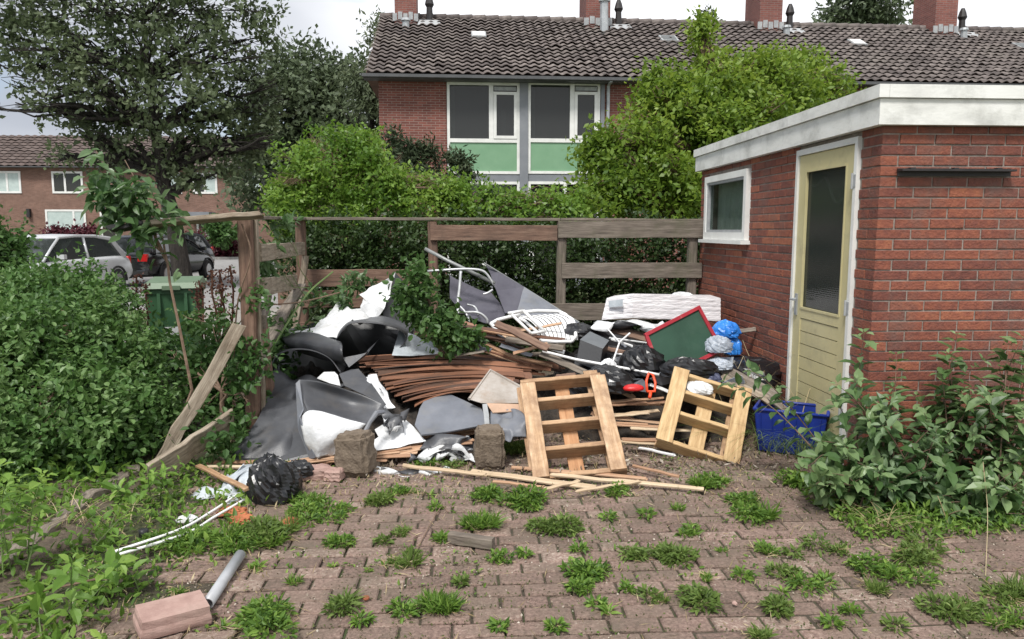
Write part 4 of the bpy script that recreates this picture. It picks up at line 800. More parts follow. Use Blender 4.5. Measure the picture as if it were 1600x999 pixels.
# far-left bush, red hedges by the far terrace
T = [B(5, 9.5, 0), P(5, 420, 9.5), P(5, 380, 9.5)]
tree('dark rounded bush at the left edge in front of the far terrace', T, [.05, .04, .02], [cp(-8, 368, 9.5, 42, 45), cp(10, 385, 9.5, 25, 28), cp(-40, 380, 9.5, 50, 60), cp(-10, 430, 9.5, 40, 40)], 8000, .08, .045, 'leaf_maple', 31, tw=.15, gs=3, cat='bush', name='bush', bark='twig')
for j, (a, b, py, lab) in enumerate(((285, 375, 384, 'low dark purple hedge in front of the far terrace, right of the trunk'), (85, 150, 372, 'low reddish hedge under the wide window of the far terrace'))):
    cl = [cp(px, py, 42.2, 18, 15, .6) for px in range(a, b, 14)]+[cp(px, py+14, 42.2, 18, 12, .6) for px in range(a, b, 14)]
    T = [B((a+b)/2, 42.2, 0), B((a+b)/2, 42.2, .6)]; tree(lab, T, [.05, .03], cl, 5000, .22, .13, 'leaf_red', 41+j, tw=.3, gs=1, gap=-.7, cat='hedge', name='hedge')
T = [B(345, 41.9, 0), B(345, 41.9, .8)]; tree('green bush beside the purple hedge near the fence post', T, [.05, .03], [cp(352, 366, 41, 22, 16), cp(335, 355, 41, 14, 14)], 2500, .25, .12, 'leaf_maple', 44, tw=.3, gs=1, cat='bush', name='bush')
# garden tangle on the left
cl = [cp(20, 560, 5.6, 110, 90, .7), cp(110, 545, 5.6, 90, 85, .7), cp(170, 570, 5.5, 60, 75, .5), cp(60, 640, 5.0, 110, 80, .6), cp(150, 650, 4.9, 95, 80, .55), cp(190, 650, 5.0, 50, 65, .4), cp(90, 470, 6.4, 90, 50, .6), cp(20, 475, 6.3, 60, 45, .5), cp(140, 485, 6.3, 55, 45, .5), cp(40, 720, 4.7, 100, 50, .4), cp(140, 725, 4.75, 50, 42, .3), cp(235, 620, 5.7, 45, 50, .3), cp(-80, 600, 5.2, 100, 130, .8)]
T = [B(100, 5.5, 0), B(95, 5.5, .6), B(90, 5.6, 1.0)]
tree('dense tangle of bramble and dogwood filling the left side of the garden', T, [.03, .025, .015], cl, 62000, .047, .031, 'leaf_left', 17, tw=.11, gs=4, gap=-.3, cat='shrub', name='bramble', shape=5, bark='twig', up=1.0, shell=.32, zmin=.02)
cl = [cp(388, 625, 5.15, 26, 30, .12), cp(372, 580, 5.2, 18, 30, .1), cp(400, 560, 5.2, 14, 26, .1), cp(395, 470, 5.25, 10, 24, .08), cp(305, 650, 5.5, 30, 45, .2), cp(340, 600, 5.7, 35, 45, .25), cp(305, 575, 5.6, 30, 35, .25), cp(350, 690, 4.95, 45, 35, .2), cp(380, 640, 5.3, 38, 45, .25), cp(425, 530, 6.3, 26, 40, .22), cp(425, 580, 6.1, 22, 40, .22), cp(345, 525, 6.2, 22, 35, .25), cp(300, 500, 6.9, 12, 20, .1), cp(240, 545, 6.6, 20, 30, .2), cp(275, 560, 6.5, 30, 20, .2)]
T = [B(330, 5.3, 0), B(335, 5.3, .4), B(345, 5.4, .7)]
tree('ivy and creeping weeds growing over the fallen fence boards', T, [.02, .015, .01], cl, 6600, .055, .040, 'leaf_maple', 18, tw=.14, gs=4, gap=-.3, cat='weed', name='creeper', shape=5, bark='twig', up=.9, zmin=.01)
# plant in the rubbish
cl = [cp(652, 440, 6.1, 22, 24, .15), cp(672, 462, 6.1, 26, 24, .18), cp(640, 470, 6.1, 18, 22, .15), cp(690, 500, 6.0, 22, 18, .15), cp(702, 525, 5.9, 24, 14, .15), cp(660, 500, 6.1, 18, 18, .15), cp(728, 530, 5.9, 16, 9, .1)]
T = [B(690, 6.1, 0), B(688, 6.1, .5), P(670, 470, 6.1), P(655, 425, 6.1)]
tree('bushy green maple seedling growing up through the rubbish heap', T, [.02, .016, .012, .006], cl, 2700, .058, .040, 'leaf_maple', 19, tw=.10, gs=4, gap=-.35, cat='shrub', name='shrub', shape=5, bark='twig', up=.9)
cl = [cp(515, 468, 6.9, 30, 10, .2), cp(560, 440, 7.1, 18, 10, .2), cp(545, 470, 6.8, 25, 8, .2), cp(410, 395, 5.9, 16, 26, .12), cp(420, 418, 6, 16, 8, .12), cp(435, 350, 6.5, 16, 14, .15), cp(490, 505, 6.4, 25, 14, .15)]
T = [B(430, 6.9, 0), P(450, 540, 6.9), P(500, 480, 6.9), P(560, 440, 7.0)]
tree('trailing vine arching from the side fence over the heap', T, [.012, .01, .008, .004], cl, 520, .075, .045, 'leaf_bigw', 20, tw=.08, gs=4, gap=-.5, cat='vine', name='vine', shape=5, bark='greenstem', up=.9)
# ---- stems with paired leaves
def stemplant(mb, lb, rng, base, tip, leafL, step=.06, arch=.1, r=.006, droop=.3, whorl=2, start=.25, mi=0):
    base = Vector(base); tip = Vector(tip); n = max(6, int((tip-base).length/step)); L = (tip-base).length; side = Vector((rng.uniform(-1, 1), rng.uniform(-1, 1), 0))*.06*L
    pts = [base.lerp(tip, i/n)+Vector((0, 0, arch*L*math.sin(math.pi*i/n*.9)))+side*math.sin(math.pi*i/n) for i in range(n+1)]
    mb.tube(pts, [r*(1-.75*i/n) for i in range(n+1)], 5)
    C, D, Nn, Ls, v = [], [], [], [], []; a0 = rng.uniform(0, 6.28)
    for i in range(int(n*start), n+1):
        t = (pts[min(i+1, n)]-pts[max(i-1, 0)]).normalized(); a = t.orthogonal().normalized(); b = t.cross(a); a0 += 1.57+rng.uniform(-.4, .4)
        for k in range(whorl if i < n else 4):
            an = a0+k*2*math.pi/(whorl if i < n else 4)+rng.uniform(-.3, .3); d = (a*math.cos(an)+b*math.sin(an)); sz = leafL*rng.uniform(.65, 1.15)*(.55 if i == n else 1)
            C.append(pts[i]+d*.01); D.append(d*.9+t*rng.uniform(.1, .6)+Vector((0, 0, -droop*rng.random()))); Nn.append(Vector((rng.gauss(0, .3), rng.gauss(0, .3), 1))+t*.5); Ls.append(sz); v.append(min(1, max(0, rng.gauss(.45, .22)+(.35 if i >= n-1 else 0))))
    Ls = np.array(Ls); leaves(lb, [tuple(c) for c in C], [tuple(d) for d in D], [tuple(x) for x in Nn], Ls, Ls*.56, np.array(v), mi, shape=5, curl=.12)
def bigplant(name, label, cat, base, tips, leafL, leafmat='leaf_big', stem='twig', seed=0, spread=.12, **kw):
    rg = random.Random(seed); t = thing(name, label, cat, (base.x, base.y, 0)); mb = MB(); lb = MB()
    for tp in tips: stemplant(mb, lb, rg, (base.x+rg.uniform(-1, 1)*spread, base.y+rg.uniform(-1, 1)*spread, 0), tp, leafL*rg.uniform(.85, 1.1), **kw)
    mb.build('stem', M[stem], t); lb.build('foliage', M[leafmat], t, smooth=False); return t
def tipcloud(rg, px, py, Y, sx, sy, n, sY=.2): return [P(px+rg.uniform(-1, 1)*sx, py+rg.uniform(-1, 1)*sy, Y+rg.uniform(-1, 1)*sY) for _ in range(n)]
rg = random.Random(77)
LF = .110
bigplant('leafy_shrub', 'grey-green large-leaved shrub with a tall reddish stem before the shed door', 'shrub', B(1400, 4.15), [P(1350, 528, 4.1), P(1338, 600, 4.0), P(1400, 560, 4.2)]+tipcloud(rg, 1350, 650, 4.0, 70, 50, 12), LF, seed=1, stem='twig')
bigplant('leafy_shrub', 'large-leaved shrub sprawling low over the paving in front of the blue crate', 'shrub', B(1330, 4.2), [P(1170, 590, 4.25), P(1130, 610, 4.3), P(1300, 700, 4.0)]+tipcloud(rg, 1320, 735, 3.9, 60, 35, 9), LF, seed=2, arch=.16)
bigplant('leafy_shrub', 'tall large-leaved shrub against the plain shed wall with upright shoots', 'shrub', B(1500, 4.15), [P(1495, 530, 4.15), P(1470, 590, 4.1), P(1520, 610, 4.1), P(1482, 560, 4.1), P(1535, 570, 4.1)]+tipcloud(rg, 1490, 660, 4.05, 60, 45, 15), LF, seed=3)
bigplant('leafy_shrub', 'large-leaved shrub at the right edge of the view with pale top leaves', 'shrub', B(1590, 4.0), [P(1575, 545, 4.05), P(1560, 560, 4.05), P(1598, 535, 4.0), P(1590, 575, 3.95), P(1605, 570, 4.0), P(1550, 620, 4.0), P(1640, 560, 4)]+tipcloud(rg, 1590, 680, 3.9, 55, 60, 17), LF, seed=4)
bigplant('leafy_shrub', 'brighter green large-leaved shrub low in front of the shed corner', 'shrub', B(1440, 3.95), tipcloud(rg, 1430, 720, 3.85, 60, 50, 18, .1)+[P(1400, 640, 4)], LF, seed=5, leafmat='leaf_bigw')
bigplant('leafy_shrub', 'drooping large-leaved shrub nearest the paving on the right', 'shrub', B(1370, 3.9), tipcloud(rg, 1340, 755, 3.8, 90, 30, 15, .1), LF, seed=6, arch=.18)
bigplant('leafy_shrub', 'dense low large-leaved shrub in the bottom right corner bed', 'shrub', B(1560, 3.75), tipcloud(rg, 1540, 770, 3.65, 70, 45, 18, .12), LF, seed=7)
# sapling on the left
b = B(235, 4.9); t = bigplant('sapling', 'slender sapling with big heart-shaped leaves standing before the big tree', 'sapling', b, [P(150, 245, 5.1), P(205, 300, 5.1), P(250, 330, 5.15)], .0, seed=8) if False else thing('sapling', 'slender sapling with big heart-shaped leaves standing in front of the big tree', 'sapling', b)
mb = MB(); lb = MB(); base_pts = [b, P(300, 610, 5.0), P(282, 520, 5.05), P(265, 440, 5.1), P(262, 412, 5.1)]; mb.tube(base_pts, [.012, .011, .010, .009, .009], 6)
for tp in ((150, 236), (195, 250), (232, 280), (180, 300)):
    q = limb(base_pts[-1], P(tp[0], tp[1], 5.1), .04, 8, rg, .03); mb.tube(q, [.008*(1-.08*i) for i in range(9)], 5)
C, D, Nn, Ls, v = [], [], [], [], []
for (px, py, sx, sy, n) in ((150, 245, 14, 10, 8), (165, 272, 20, 18, 26), (185, 310, 34, 28, 150), (160, 290, 18, 24, 50), (215, 290, 26, 18, 36), (235, 320, 24, 22, 70), (230, 370, 30, 20, 34), (270, 340, 20, 20, 24), (175, 340, 25, 15, 22), (265, 360, 30, 18, 16), (225, 350, 30, 20, 20), (262, 400, 20, 25, 6)):
    for _ in range(n):
        p = P(px+rg.gauss(0, .6)*sx, py+rg.gauss(0, .6)*sy, 5.1+rg.uniform(-.18, .18)); C.append(tuple(p)); D.append((rg.uniform(-1, 1), rg.uniform(-1, .6), rg.uniform(-.9, .1))); Nn.append((rg.gauss(0, .4), rg.gauss(-.3, .4), 1)); Ls.append(rg.uniform(.07, .12)); v.append(min(1, max(0, rg.gauss(.45, .25))))
leaves(lb, C, D, Nn, np.array(Ls), np.array(Ls)*.56, np.array(v), 0, shape=5, curl=.15); mb.build('stem', M['twig'], t); lb.build('foliage', M['leaf_bigw'], t)
# dock stalks with rusty seed heads
for k, (px, py, top, Y, lab) in enumerate(((333, 560, 390, 6.6, 'tall rusty dock stalk beside the wheeled bin'), (352, 570, 410, 6.3, 'rusty dock stalk just left of the fence post'), (215, 480, 405, 7.0, 'small dark red dock stalk left of the wheeled bin'), (318, 560, 415, 6.9, 'thin rusty dock stalk touching the right side of the bin'))):
    tt = thing('dock_plant', lab, 'weed', B(px, Y)); mb = MB(); lb = MB(); r2 = random.Random(k)
    for q in range(2):
        lb = MB(); tp = P(px+r2.uniform(-14, 14), top+r2.uniform(5, 40), Y); pts = limb(B(px, Y), tp, 0, 6, r2, .02); mb.tube(pts, .006, 5); z0 = tp.z; n = 110
        A = np.array([pts[3+int(r2.random()*3)].lerp(pts[6], r2.random())+Vector((r2.gauss(0, .022), r2.gauss(0, .022), 0)) for _ in range(n)]); leaves(lb, A, np.random.default_rng(k).normal(size=(n, 3)), np.random.default_rng(k+5).normal(size=(n, 3)), .028, .02, np.random.default_rng(k).random(n), shape=4); lb.tube([pts[2], pts[3], pts[4], pts[5], pts[6]], .009, 5); lb.build('seed_head', M['leaf_dock'], tt)
    mb.build('stem', M['twig_red'], tt)
# ================================================================== RUBBISH
# --- grey vinyl flooring: curled sheets, dark on top and white underneath
DK = [M['sheet_dark'], M['sheet_white']]; WD = [M['sheet_white'], M['sheet_dark']]
def grid(rows): return [[P(*p) for p in r] for r in rows]
sheet('vinyl_sheet', grid([[(432, 580, 5.9), (470, 590, 5.8), (540, 600, 5.8)], [(415, 630, 5.4), (455, 628, 5.35), (500, 632, 5.3)], [(390, 675, 5.05), (440, 682, 5.0), (490, 690, 4.95)], [(362, 722, 4.83), (420, 722, 4.82), (490, 722, 4.8)]]), DK, 'large dark grey vinyl sheet sloping down to the ground at the left of the heap', 'vinyl sheet', seed=4, wob=.008)
sheet('vinyl_sheet', grid([[(564, 590, 5.45), (588, 587, 5.45)], [(580, 612, 5.3), (602, 610, 5.3)], [(598, 640, 5.15), (614, 638, 5.15)]]), WD, 'long white strip of vinyl backing standing beside the brown slats', 'vinyl sheet', nv=8, seed=9)
sheet('vinyl_sheet', grid([[(598, 642, 5.0), (632, 648, 5.05)], [(602, 672, 4.9), (622, 672, 4.95)]]), DK, 'small dark vinyl flap curling over the torn white piece', 'vinyl sheet', nu=10, nv=10, seed=15, wob=.01)
sheet('vinyl_sheet', grid([[(764, 642, 5.05), (812, 640, 5.05)], [(768, 665, 4.9), (820, 652, 4.9)], [(790, 690, 4.8), (822, 685, 4.8)]]), [M['sheet_mid'], M['sheet_dark']], 'small mid-grey vinyl offcut tucked left of the left pallet', 'vinyl offcut', seed=17, wob=.004)
sheet('vinyl_sheet', grid([[(660, 704, 4.86), (700, 690, 4.9), (742, 690, 4.9)], [(672, 716, 4.80), (705, 712, 4.8), (742, 714, 4.8)]]), DK, 'dark vinyl scrap with a white edge beside the right concrete block', 'vinyl sheet', nu=10, seed=18, wob=.014)
sheet('vinyl_sheet', grid([[(640, 716, 4.78), (690, 698, 4.84), (736, 712, 4.8)], [(646, 722, 4.74), (692, 706, 4.80), (738, 720, 4.76)]]), WD, 'thin white torn strip arching in front of the dark vinyl scrap', 'vinyl sheet', nu=8, seed=19, wob=.01)
sheet('plastic_scrap', grid([[(585, 735, 4.66), (650, 733, 4.68), (700, 734, 4.7)], [(592, 742, 4.6), (650, 743, 4.6), (705, 741, 4.62)]]), WD, 'flat white plastic strip on the paving between the two concrete blocks', 'plastic scrap', nu=8, seed=20, wob=.008)

torn([(418, 560, 6.75), (440, 520, 6.8), (530, 500, 6.9), (640, 500, 6.9), (650, 560, 6.6), (600, 625, 6.2), (430, 625, 6.2)], [M['blackplastic']], 'black backing added as the shade in the hollow behind the curled grey vinyl', seed=60, wob=.02)  # added backing that stands in for the dark of the hollow
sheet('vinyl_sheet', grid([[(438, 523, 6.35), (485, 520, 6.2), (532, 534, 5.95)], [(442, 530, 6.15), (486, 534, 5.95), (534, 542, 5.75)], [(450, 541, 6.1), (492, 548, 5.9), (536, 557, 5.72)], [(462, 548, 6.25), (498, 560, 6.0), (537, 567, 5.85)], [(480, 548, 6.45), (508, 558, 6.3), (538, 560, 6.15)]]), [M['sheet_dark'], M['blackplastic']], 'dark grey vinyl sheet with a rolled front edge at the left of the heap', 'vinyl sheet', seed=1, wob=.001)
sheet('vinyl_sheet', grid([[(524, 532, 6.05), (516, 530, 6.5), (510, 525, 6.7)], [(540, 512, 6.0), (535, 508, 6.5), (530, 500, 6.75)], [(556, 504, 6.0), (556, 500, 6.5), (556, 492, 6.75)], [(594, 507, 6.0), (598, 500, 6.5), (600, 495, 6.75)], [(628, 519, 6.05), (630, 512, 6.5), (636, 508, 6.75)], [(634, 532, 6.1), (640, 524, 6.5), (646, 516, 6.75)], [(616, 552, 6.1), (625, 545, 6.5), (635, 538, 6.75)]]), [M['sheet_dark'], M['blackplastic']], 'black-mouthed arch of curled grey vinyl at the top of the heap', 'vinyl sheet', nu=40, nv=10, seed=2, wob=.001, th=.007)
torn([(536, 560, 5.75), (572, 552, 5.8), (574, 548, 5.95), (592, 530, 6.2), (572, 556, 5.85), (545, 575, 5.7)], [M['sheet_dark']], 'narrow dark tongue of vinyl below the black-mouthed arch', seed=61, cuts=3, wob=.003)
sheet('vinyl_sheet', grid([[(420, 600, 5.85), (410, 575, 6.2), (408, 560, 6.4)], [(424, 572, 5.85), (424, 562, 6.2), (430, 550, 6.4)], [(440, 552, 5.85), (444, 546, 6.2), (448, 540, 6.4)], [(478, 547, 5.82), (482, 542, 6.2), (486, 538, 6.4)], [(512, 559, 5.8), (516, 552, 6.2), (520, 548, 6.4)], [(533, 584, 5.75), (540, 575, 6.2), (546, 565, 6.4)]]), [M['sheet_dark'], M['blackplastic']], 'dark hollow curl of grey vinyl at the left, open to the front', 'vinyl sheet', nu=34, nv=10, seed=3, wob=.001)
torn([(441, 590, 6.1), (470, 600, 5.95), (530, 606, 5.9), (500, 640, 5.5), (440, 640, 5.5), (420, 615, 5.7)], [M['blackplastic']], 'black backing added as the shade inside the dark hollow curl', seed=62, wob=.01)  # extra sheet, painted shade for the inside of the curl
sheet('vinyl_sheet', grid([[(467, 593, 5.02), (500, 597, 5.06), (550, 612, 5.10), (603, 632, 5.05)], [(468, 604, 4.99), (502, 612, 5.08), (550, 626, 5.12), (594, 641, 5.02)], [(472, 622, 4.94), (506, 630, 5.03), (548, 642, 5.05), (582, 653, 4.96)], [(482, 646, 4.84), (510, 648, 4.88), (544, 656, 4.88), (571, 665, 4.86)]]), [M['sheet_dark'], M['sheet_white']], 'stiff dark grey vinyl panel standing behind the white bulge, front of the heap', 'vinyl sheet', nu=20, nv=24, seed=5, wob=.0008)
sheet('vinyl_sheet', grid([[(467, 651, 4.82), (490, 643, 4.83), (530, 650, 4.86), (570, 665, 4.86)], [(472, 672, 4.78), (494, 668, 4.76), (526, 671, 4.79), (556, 679, 4.84)], [(481, 695, 4.77), (500, 694, 4.74), (522, 693, 4.77), (540, 696, 4.81)], [(490, 714, 4.78), (500, 714, 4.76), (512, 712, 4.78), (524, 709, 4.8)]]), [M['sheet_white'], M['sheet_dark']], 'white underside of the folded vinyl, facing the camera above the left block', 'vinyl sheet', nu=24, nv=24, seed=6, wob=.0022)
torn([(462, 600, 4.98), (468, 594, 4.99), (474, 640, 4.86), (468, 652, 4.80), (492, 716, 4.75), (484, 718, 4.78), (466, 672, 4.83)], [M['sheet_mid'], M['sheet_dark']], 'narrow grey vinyl edge folded down left of the white underside', seed=63, cuts=4, wob=.002, th=.008)
torn([(530, 585, 5.4), (548, 578, 5.5), (560, 577, 5.5), (580, 600, 5.35), (603, 633, 5.1), (596, 632, 5.08), (565, 616, 5.15), (538, 604, 5.25)], DK, 'small dark grey vinyl triangle folded over behind the stiff panel', seed=64, wob=.002)
torn([(495, 592, 5.5), (506, 583, 5.5), (522, 582, 5.5), (527, 587, 5.5), (532, 604, 5.4), (514, 600, 5.4)], WD, 'small white scrap of backing behind the stiff grey panel', seed=65, wob=.004)
torn([(442, 523, 6.4), (491, 514, 6.4), (500, 500, 6.5), (510, 495, 6.6), (529, 469, 6.8), (533, 488, 6.6), (541, 480, 6.6), (547, 486, 6.5), (561, 483, 6.6), (566, 470, 6.8), (572, 474, 6.7), (560, 462, 6.9), (576, 452, 7.0), (600, 440, 7.1), (617, 427, 7.2), (612, 440, 7.15), (609, 462, 7.0), (598, 484, 6.8), (585, 504, 6.6), (575, 502, 6.5), (560, 510, 6.3), (548, 501, 6.35), (524, 530, 6.05), (500, 527, 6.15)], WD, 'crumpled white vinyl backing torn to a point beside the maple seedling', seed=10, wob=.012, cuts=4, freq=7)
torn([(617, 427, 7.3), (640, 450, 7.3), (665, 500, 7.0), (640, 525, 6.8), (600, 505, 6.85), (596, 484, 6.95), (608, 462, 7.1)], [M['blackplastic']], 'black vinyl sheet behind the maple seedling near the fence', seed=11)
torn([(623, 517, 6.35), (650, 525, 6.35), (664, 536, 6.3), (670, 530, 6.3), (690, 553, 6.1), (640, 557, 6.0), (612, 556, 6.0)], [M['sheet_silver'], M['sheet_dark']], 'flat pale silver-grey vinyl piece lying above the brown slats', seed=12, wob=.003)
torn([(584, 672, 4.95), (600, 664, 5.05), (606, 655, 5.1), (616, 658, 5.1), (626, 652, 5.15), (645, 668, 5.05), (665, 690, 4.92), (625, 700, 4.86), (584, 706, 4.82), (576, 694, 4.85), (590, 684, 4.9)], WD, 'torn white vinyl backing lying right of the left concrete block', seed=14, wob=.006)
torn([(648, 665, 5.02), (655, 640, 5.2), (662, 629, 5.3), (697, 615, 5.42), (725, 627, 5.3), (752, 640, 5.15), (763, 664, 5.0), (700, 676, 4.95), (659, 681, 4.9)], [M['sheet_mid'], M['sheet_dark']], 'flat mid-grey vinyl offcut with a pointed top lying left of the plywood', 'vinyl offcut', seed=16, wob=.0015, th=.012, cuts=3)
torn([(360, 722, 4.86), (405, 650, 5.2), (418, 622, 5.45), (470, 628, 5.3), (520, 700, 4.85), (500, 722, 4.80), (430, 724, 4.80)], DK, 'long dark vinyl sheet lying under the sloping one at the far left', seed=66, wob=.004)
torn([(756, 411, 7.05), (778, 425, 7.0), (818, 449, 6.95), (806, 492, 6.6), (788, 490, 6.6), (775, 455, 6.85), (766, 430, 7.0)], [M['fabric']], 'dark purple-grey parasol cloth rising to a sharp point above the heap', 'fabric', 'fabric_sheet', seed=31, wob=.005)
torn([(818, 449, 6.96), (862, 477, 6.8), (915, 512, 6.55), (905, 522, 6.3), (850, 498, 6.45), (806, 493, 6.55)], [M['sheet_mid'], M['fabric']], 'smooth grey cloth sloping down right behind the white chair', 'fabric', 'fabric_sheet', seed=32, wob=.003)
torn([(700, 430, 7.15), (735, 452, 7.1), (765, 462, 7.0), (790, 492, 6.7), (770, 512, 6.4), (730, 500, 6.6), (700, 470, 6.9)], [M['fabric']], 'dark cloth hanging low behind the white tubular frame', 'fabric', 'fabric_sheet', seed=33, wob=.02)
torn([(900, 560, 5.9), (960, 520, 6.3), (1020, 530, 6.2), (1030, 585, 5.6), (980, 620, 5.3), (880, 610, 5.4)], [M['blackplastic']], 'wide black plastic sheet lying under the clutter behind the pallets', 'plastic sheet', 'black_sheet', seed=67, wob=.03, freq=8)
# heap underneath: mixed debris everything lies on, coloured dark for the shade in its hollows
def mound(name, cx, cy, rx, ry, h, mat, label=None, cat=None, seed=0, z=0, amp=.25):
    n, m = 40, 26; rngm = np.random.default_rng(seed); V = []; 
    for i in range(m+1):
        a = i/m
        for j in range(n):
            q = 2*math.pi*j/n; V.append((cx+rx*(1-a)*math.cos(q), cy+ry*(1-a)*math.sin(q), z+h*(1-(1-a)**2.2)-.03*(a == 0)))
    V = np.array(V); k = vnoise(V, 4, seed)+.6*vnoise(V, 11, seed+1)+.4*vnoise(V, 23, seed+2); V[:, 2] += np.where(V[:, 2] > z+.01, k*h*amp, 0)
    F = [(i*n+j, i*n+(j+1) % n, (i+1)*n+(j+1) % n, (i+1)*n+j) for i in range(m) for j in range(n)]
    mb = MB(); mb.add(V, F, 0, .5); o = mb.build(name, mat, smooth=True)
    return tag(o, label, cat) if label else o
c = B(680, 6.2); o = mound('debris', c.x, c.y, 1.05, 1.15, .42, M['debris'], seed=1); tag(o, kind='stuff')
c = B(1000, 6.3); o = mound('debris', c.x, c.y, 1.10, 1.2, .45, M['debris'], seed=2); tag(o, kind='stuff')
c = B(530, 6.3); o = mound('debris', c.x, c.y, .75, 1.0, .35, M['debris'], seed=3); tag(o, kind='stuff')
# --- fan of long curved brown laminate strips
rs = random.Random(5)
NS = 44
for i in range(NS):
    t = i/(NS-1); Y = 6.1-.75*t+rs.uniform(-.03, .03)
    L_ = (556+84*t+rs.uniform(-8, 8), 560+72*t+rs.uniform(-3, 3)); Rr = (865-95*t+rs.uniform(-25, 20), 573+34*t+rs.uniform(-5, 5)); mid = ((L_[0]+Rr[0])/2, (L_[1]+Rr[1])/2-7+rs.uniform(-5, 4))
    A, Mi, Bq = P(*L_, Y), P(*mid, Y+.02), P(*Rr, Y+.04); mb = MB(); n = 14; V = []; wv, th = .034, .0032
    tw = rs.uniform(-.35, .45)
    for k in range(n+1):
        s = k/n; p = A*(1-s)**2+(Mi*2-(A+Bq)/2)*2*s*(1-s)+Bq*s*s
        wd_ = Vector((0, math.cos(tw+.3*s), math.sin(tw+.3*s)))*wv; up_ = Vector((0, -wd_.z, wd_.y)).normalized()*th
        V += [p-wd_-up_, p+wd_-up_, p+wd_+up_, p-wd_+up_]
    F = [(a*4+j, a*4+(j+1) % 4, a*4+4+(j+1) % 4, a*4+4+j) for a in range(n) for j in range(4)]+[(3, 2, 1, 0), (n*4, n*4+1, n*4+2, n*4+3)]
    mb.add(V, F, 0, rs.random()); o = mb.build('laminate_strip', M['copper']); tag(o, 'long bent reddish-brown strip in the fanned stack at the centre of the heap', 'strip', 'fanned stack of brown strips')
# --- thin laths lying left to right at the foot of the heap
def lath(a, b, w_=.028, th=.007, mat='lath', lab=None, grp=None, nm='lath', lift=0, Ya=None, Yb=None, za=.02, zb=.02, up=(0, -.3, 1)):
    A = G(*a, za) if Ya is None else P(*a, Ya); Bq = G(*b, zb) if Yb is None else P(*b, Yb); return plank(nm, A, Bq, w_, th, M[mat], up=up, warp=.004, label=lab, cat='lath', group=grp, seg=6, rough_end=.01)
for i in range(15):
    t = i/14; a = (330+rs.uniform(0, 120)+t*150, 727-6*t+rs.uniform(-6, 7)); b = (600+rs.uniform(-20, 60)+t*110, 712-34*t+rs.uniform(-5, 9))
    lath(a, b, rs.uniform(.018, .035), .007, 'lath', 'thin reddish-brown lath lying across the front of the heap left of the right concrete block', 'thin laths along the foot of the heap', za=.02+.02*rs.random(), zb=.05+.10*t)
for i in range(12):
    a = (585+rs.uniform(-30, 30), 700+rs.uniform(-12, 14)); b = (780+rs.uniform(-30, 50), 656+rs.uniform(-8, 14)); lath(a, b, rs.uniform(.016, .03), .006, 'lath', 'thin reddish-brown lath lying across the front of the heap left of the right concrete block', 'thin laths along the foot of the heap', za=.06, zb=.14+.02*rs.random())
lath((325, 724), (520, 718), .03, .012, 'lath', 'long straight brown lath at the far left foot of the heap', za=.03, zb=.03)
lath((322, 730), (470, 727), .025, .012, 'lath_pale', 'short pale lath at the left end of the heap', za=.03, zb=.03)
for i, (a, b, w_, m_) in enumerate((((735, 737), (930, 762), .045, 'lath_pale'), ((800, 730), (1010, 748), .03, 'lath'), ((860, 742), (1098, 764), .03, 'lath_pale'), ((850, 764), (905, 752), .025, 'lath_pale'), ((630, 728), (760, 742), .03, 'lath_pale'), ((900, 768), (1000, 752), .02, 'lath_pale'), ((990, 728), (1060, 745), .02, 'lath'), ((1000, 700), (1054, 712), .018, 'whiteplastic'), ((770, 752), (850, 762), .02, 'lath'))):
    labs = ['widest pale lath, running from the right concrete block under the left pallet', 'brown lath lying just behind the foot of the left pallet', 'long pale lath sticking out right of the left pallet along the paving', 'short pale lath under the left foot of the left pallet', 'pale lath between the two concrete blocks', 'pale splinter under the right foot of the left pallet', 'short brown lath between the two pallets', 'thin white rod between the two pallets', 'short brown lath left of the left pallet foot']
    lath(a, b, w_, .012, m_, labs[i], za=.02+.004*i, zb=.022+.004*i)
for i in range(16):
    a = (955+rs.uniform(-40, 40), 625+rs.uniform(0, 68)); b = (a[0]+rs.uniform(60, 120), a[1]+rs.uniform(-8, 14)); lath(a, b, rs.uniform(.02, .04), .008, 'lath' if rs.random() < .8 else 'lath_pale', 'brown lath lying behind and between the two pallets', 'laths behind the pallets', Ya=5.35-.006*(a[1]-625), Yb=5.35-.006*(a[1]-625))
for i in range(9):
    a = (725+rs.uniform(-30, 30), 508+rs.uniform(0, 44)); b = (850+rs.uniform(-30, 40), a[1]+rs.uniform(18, 40)); lath(a, b, rs.uniform(.03, .06), .012, rs.choice(['lath', 'copper', 'lath']), 'dark brown lath above the fanned strips, right of the seedling', 'laths above the fanned strips', Ya=6.1, Yb=6.0)
plank('board', P(775, 505, 5.9), P(856, 545, 5.75), .07, .02, M['wood_red'], up=(0, -.6, .8), label='short broken brown board end below the white plastic chair', cat='board', warp=.005, rough_end=.01)
plank('board', P(705, 500, 6.2), P(775, 522, 6.1), .05, .02, M['copper'], up=(0, -.8, .6), label='dark brown board crossed by the seedling leaves', cat='board')
plank('board', P(880, 545, 5.9), P(790, 530, 6.0), .05, .02, M['wood_grey'], up=(0, -.8, .6), label='grey board under the white plastic chair', cat='board')
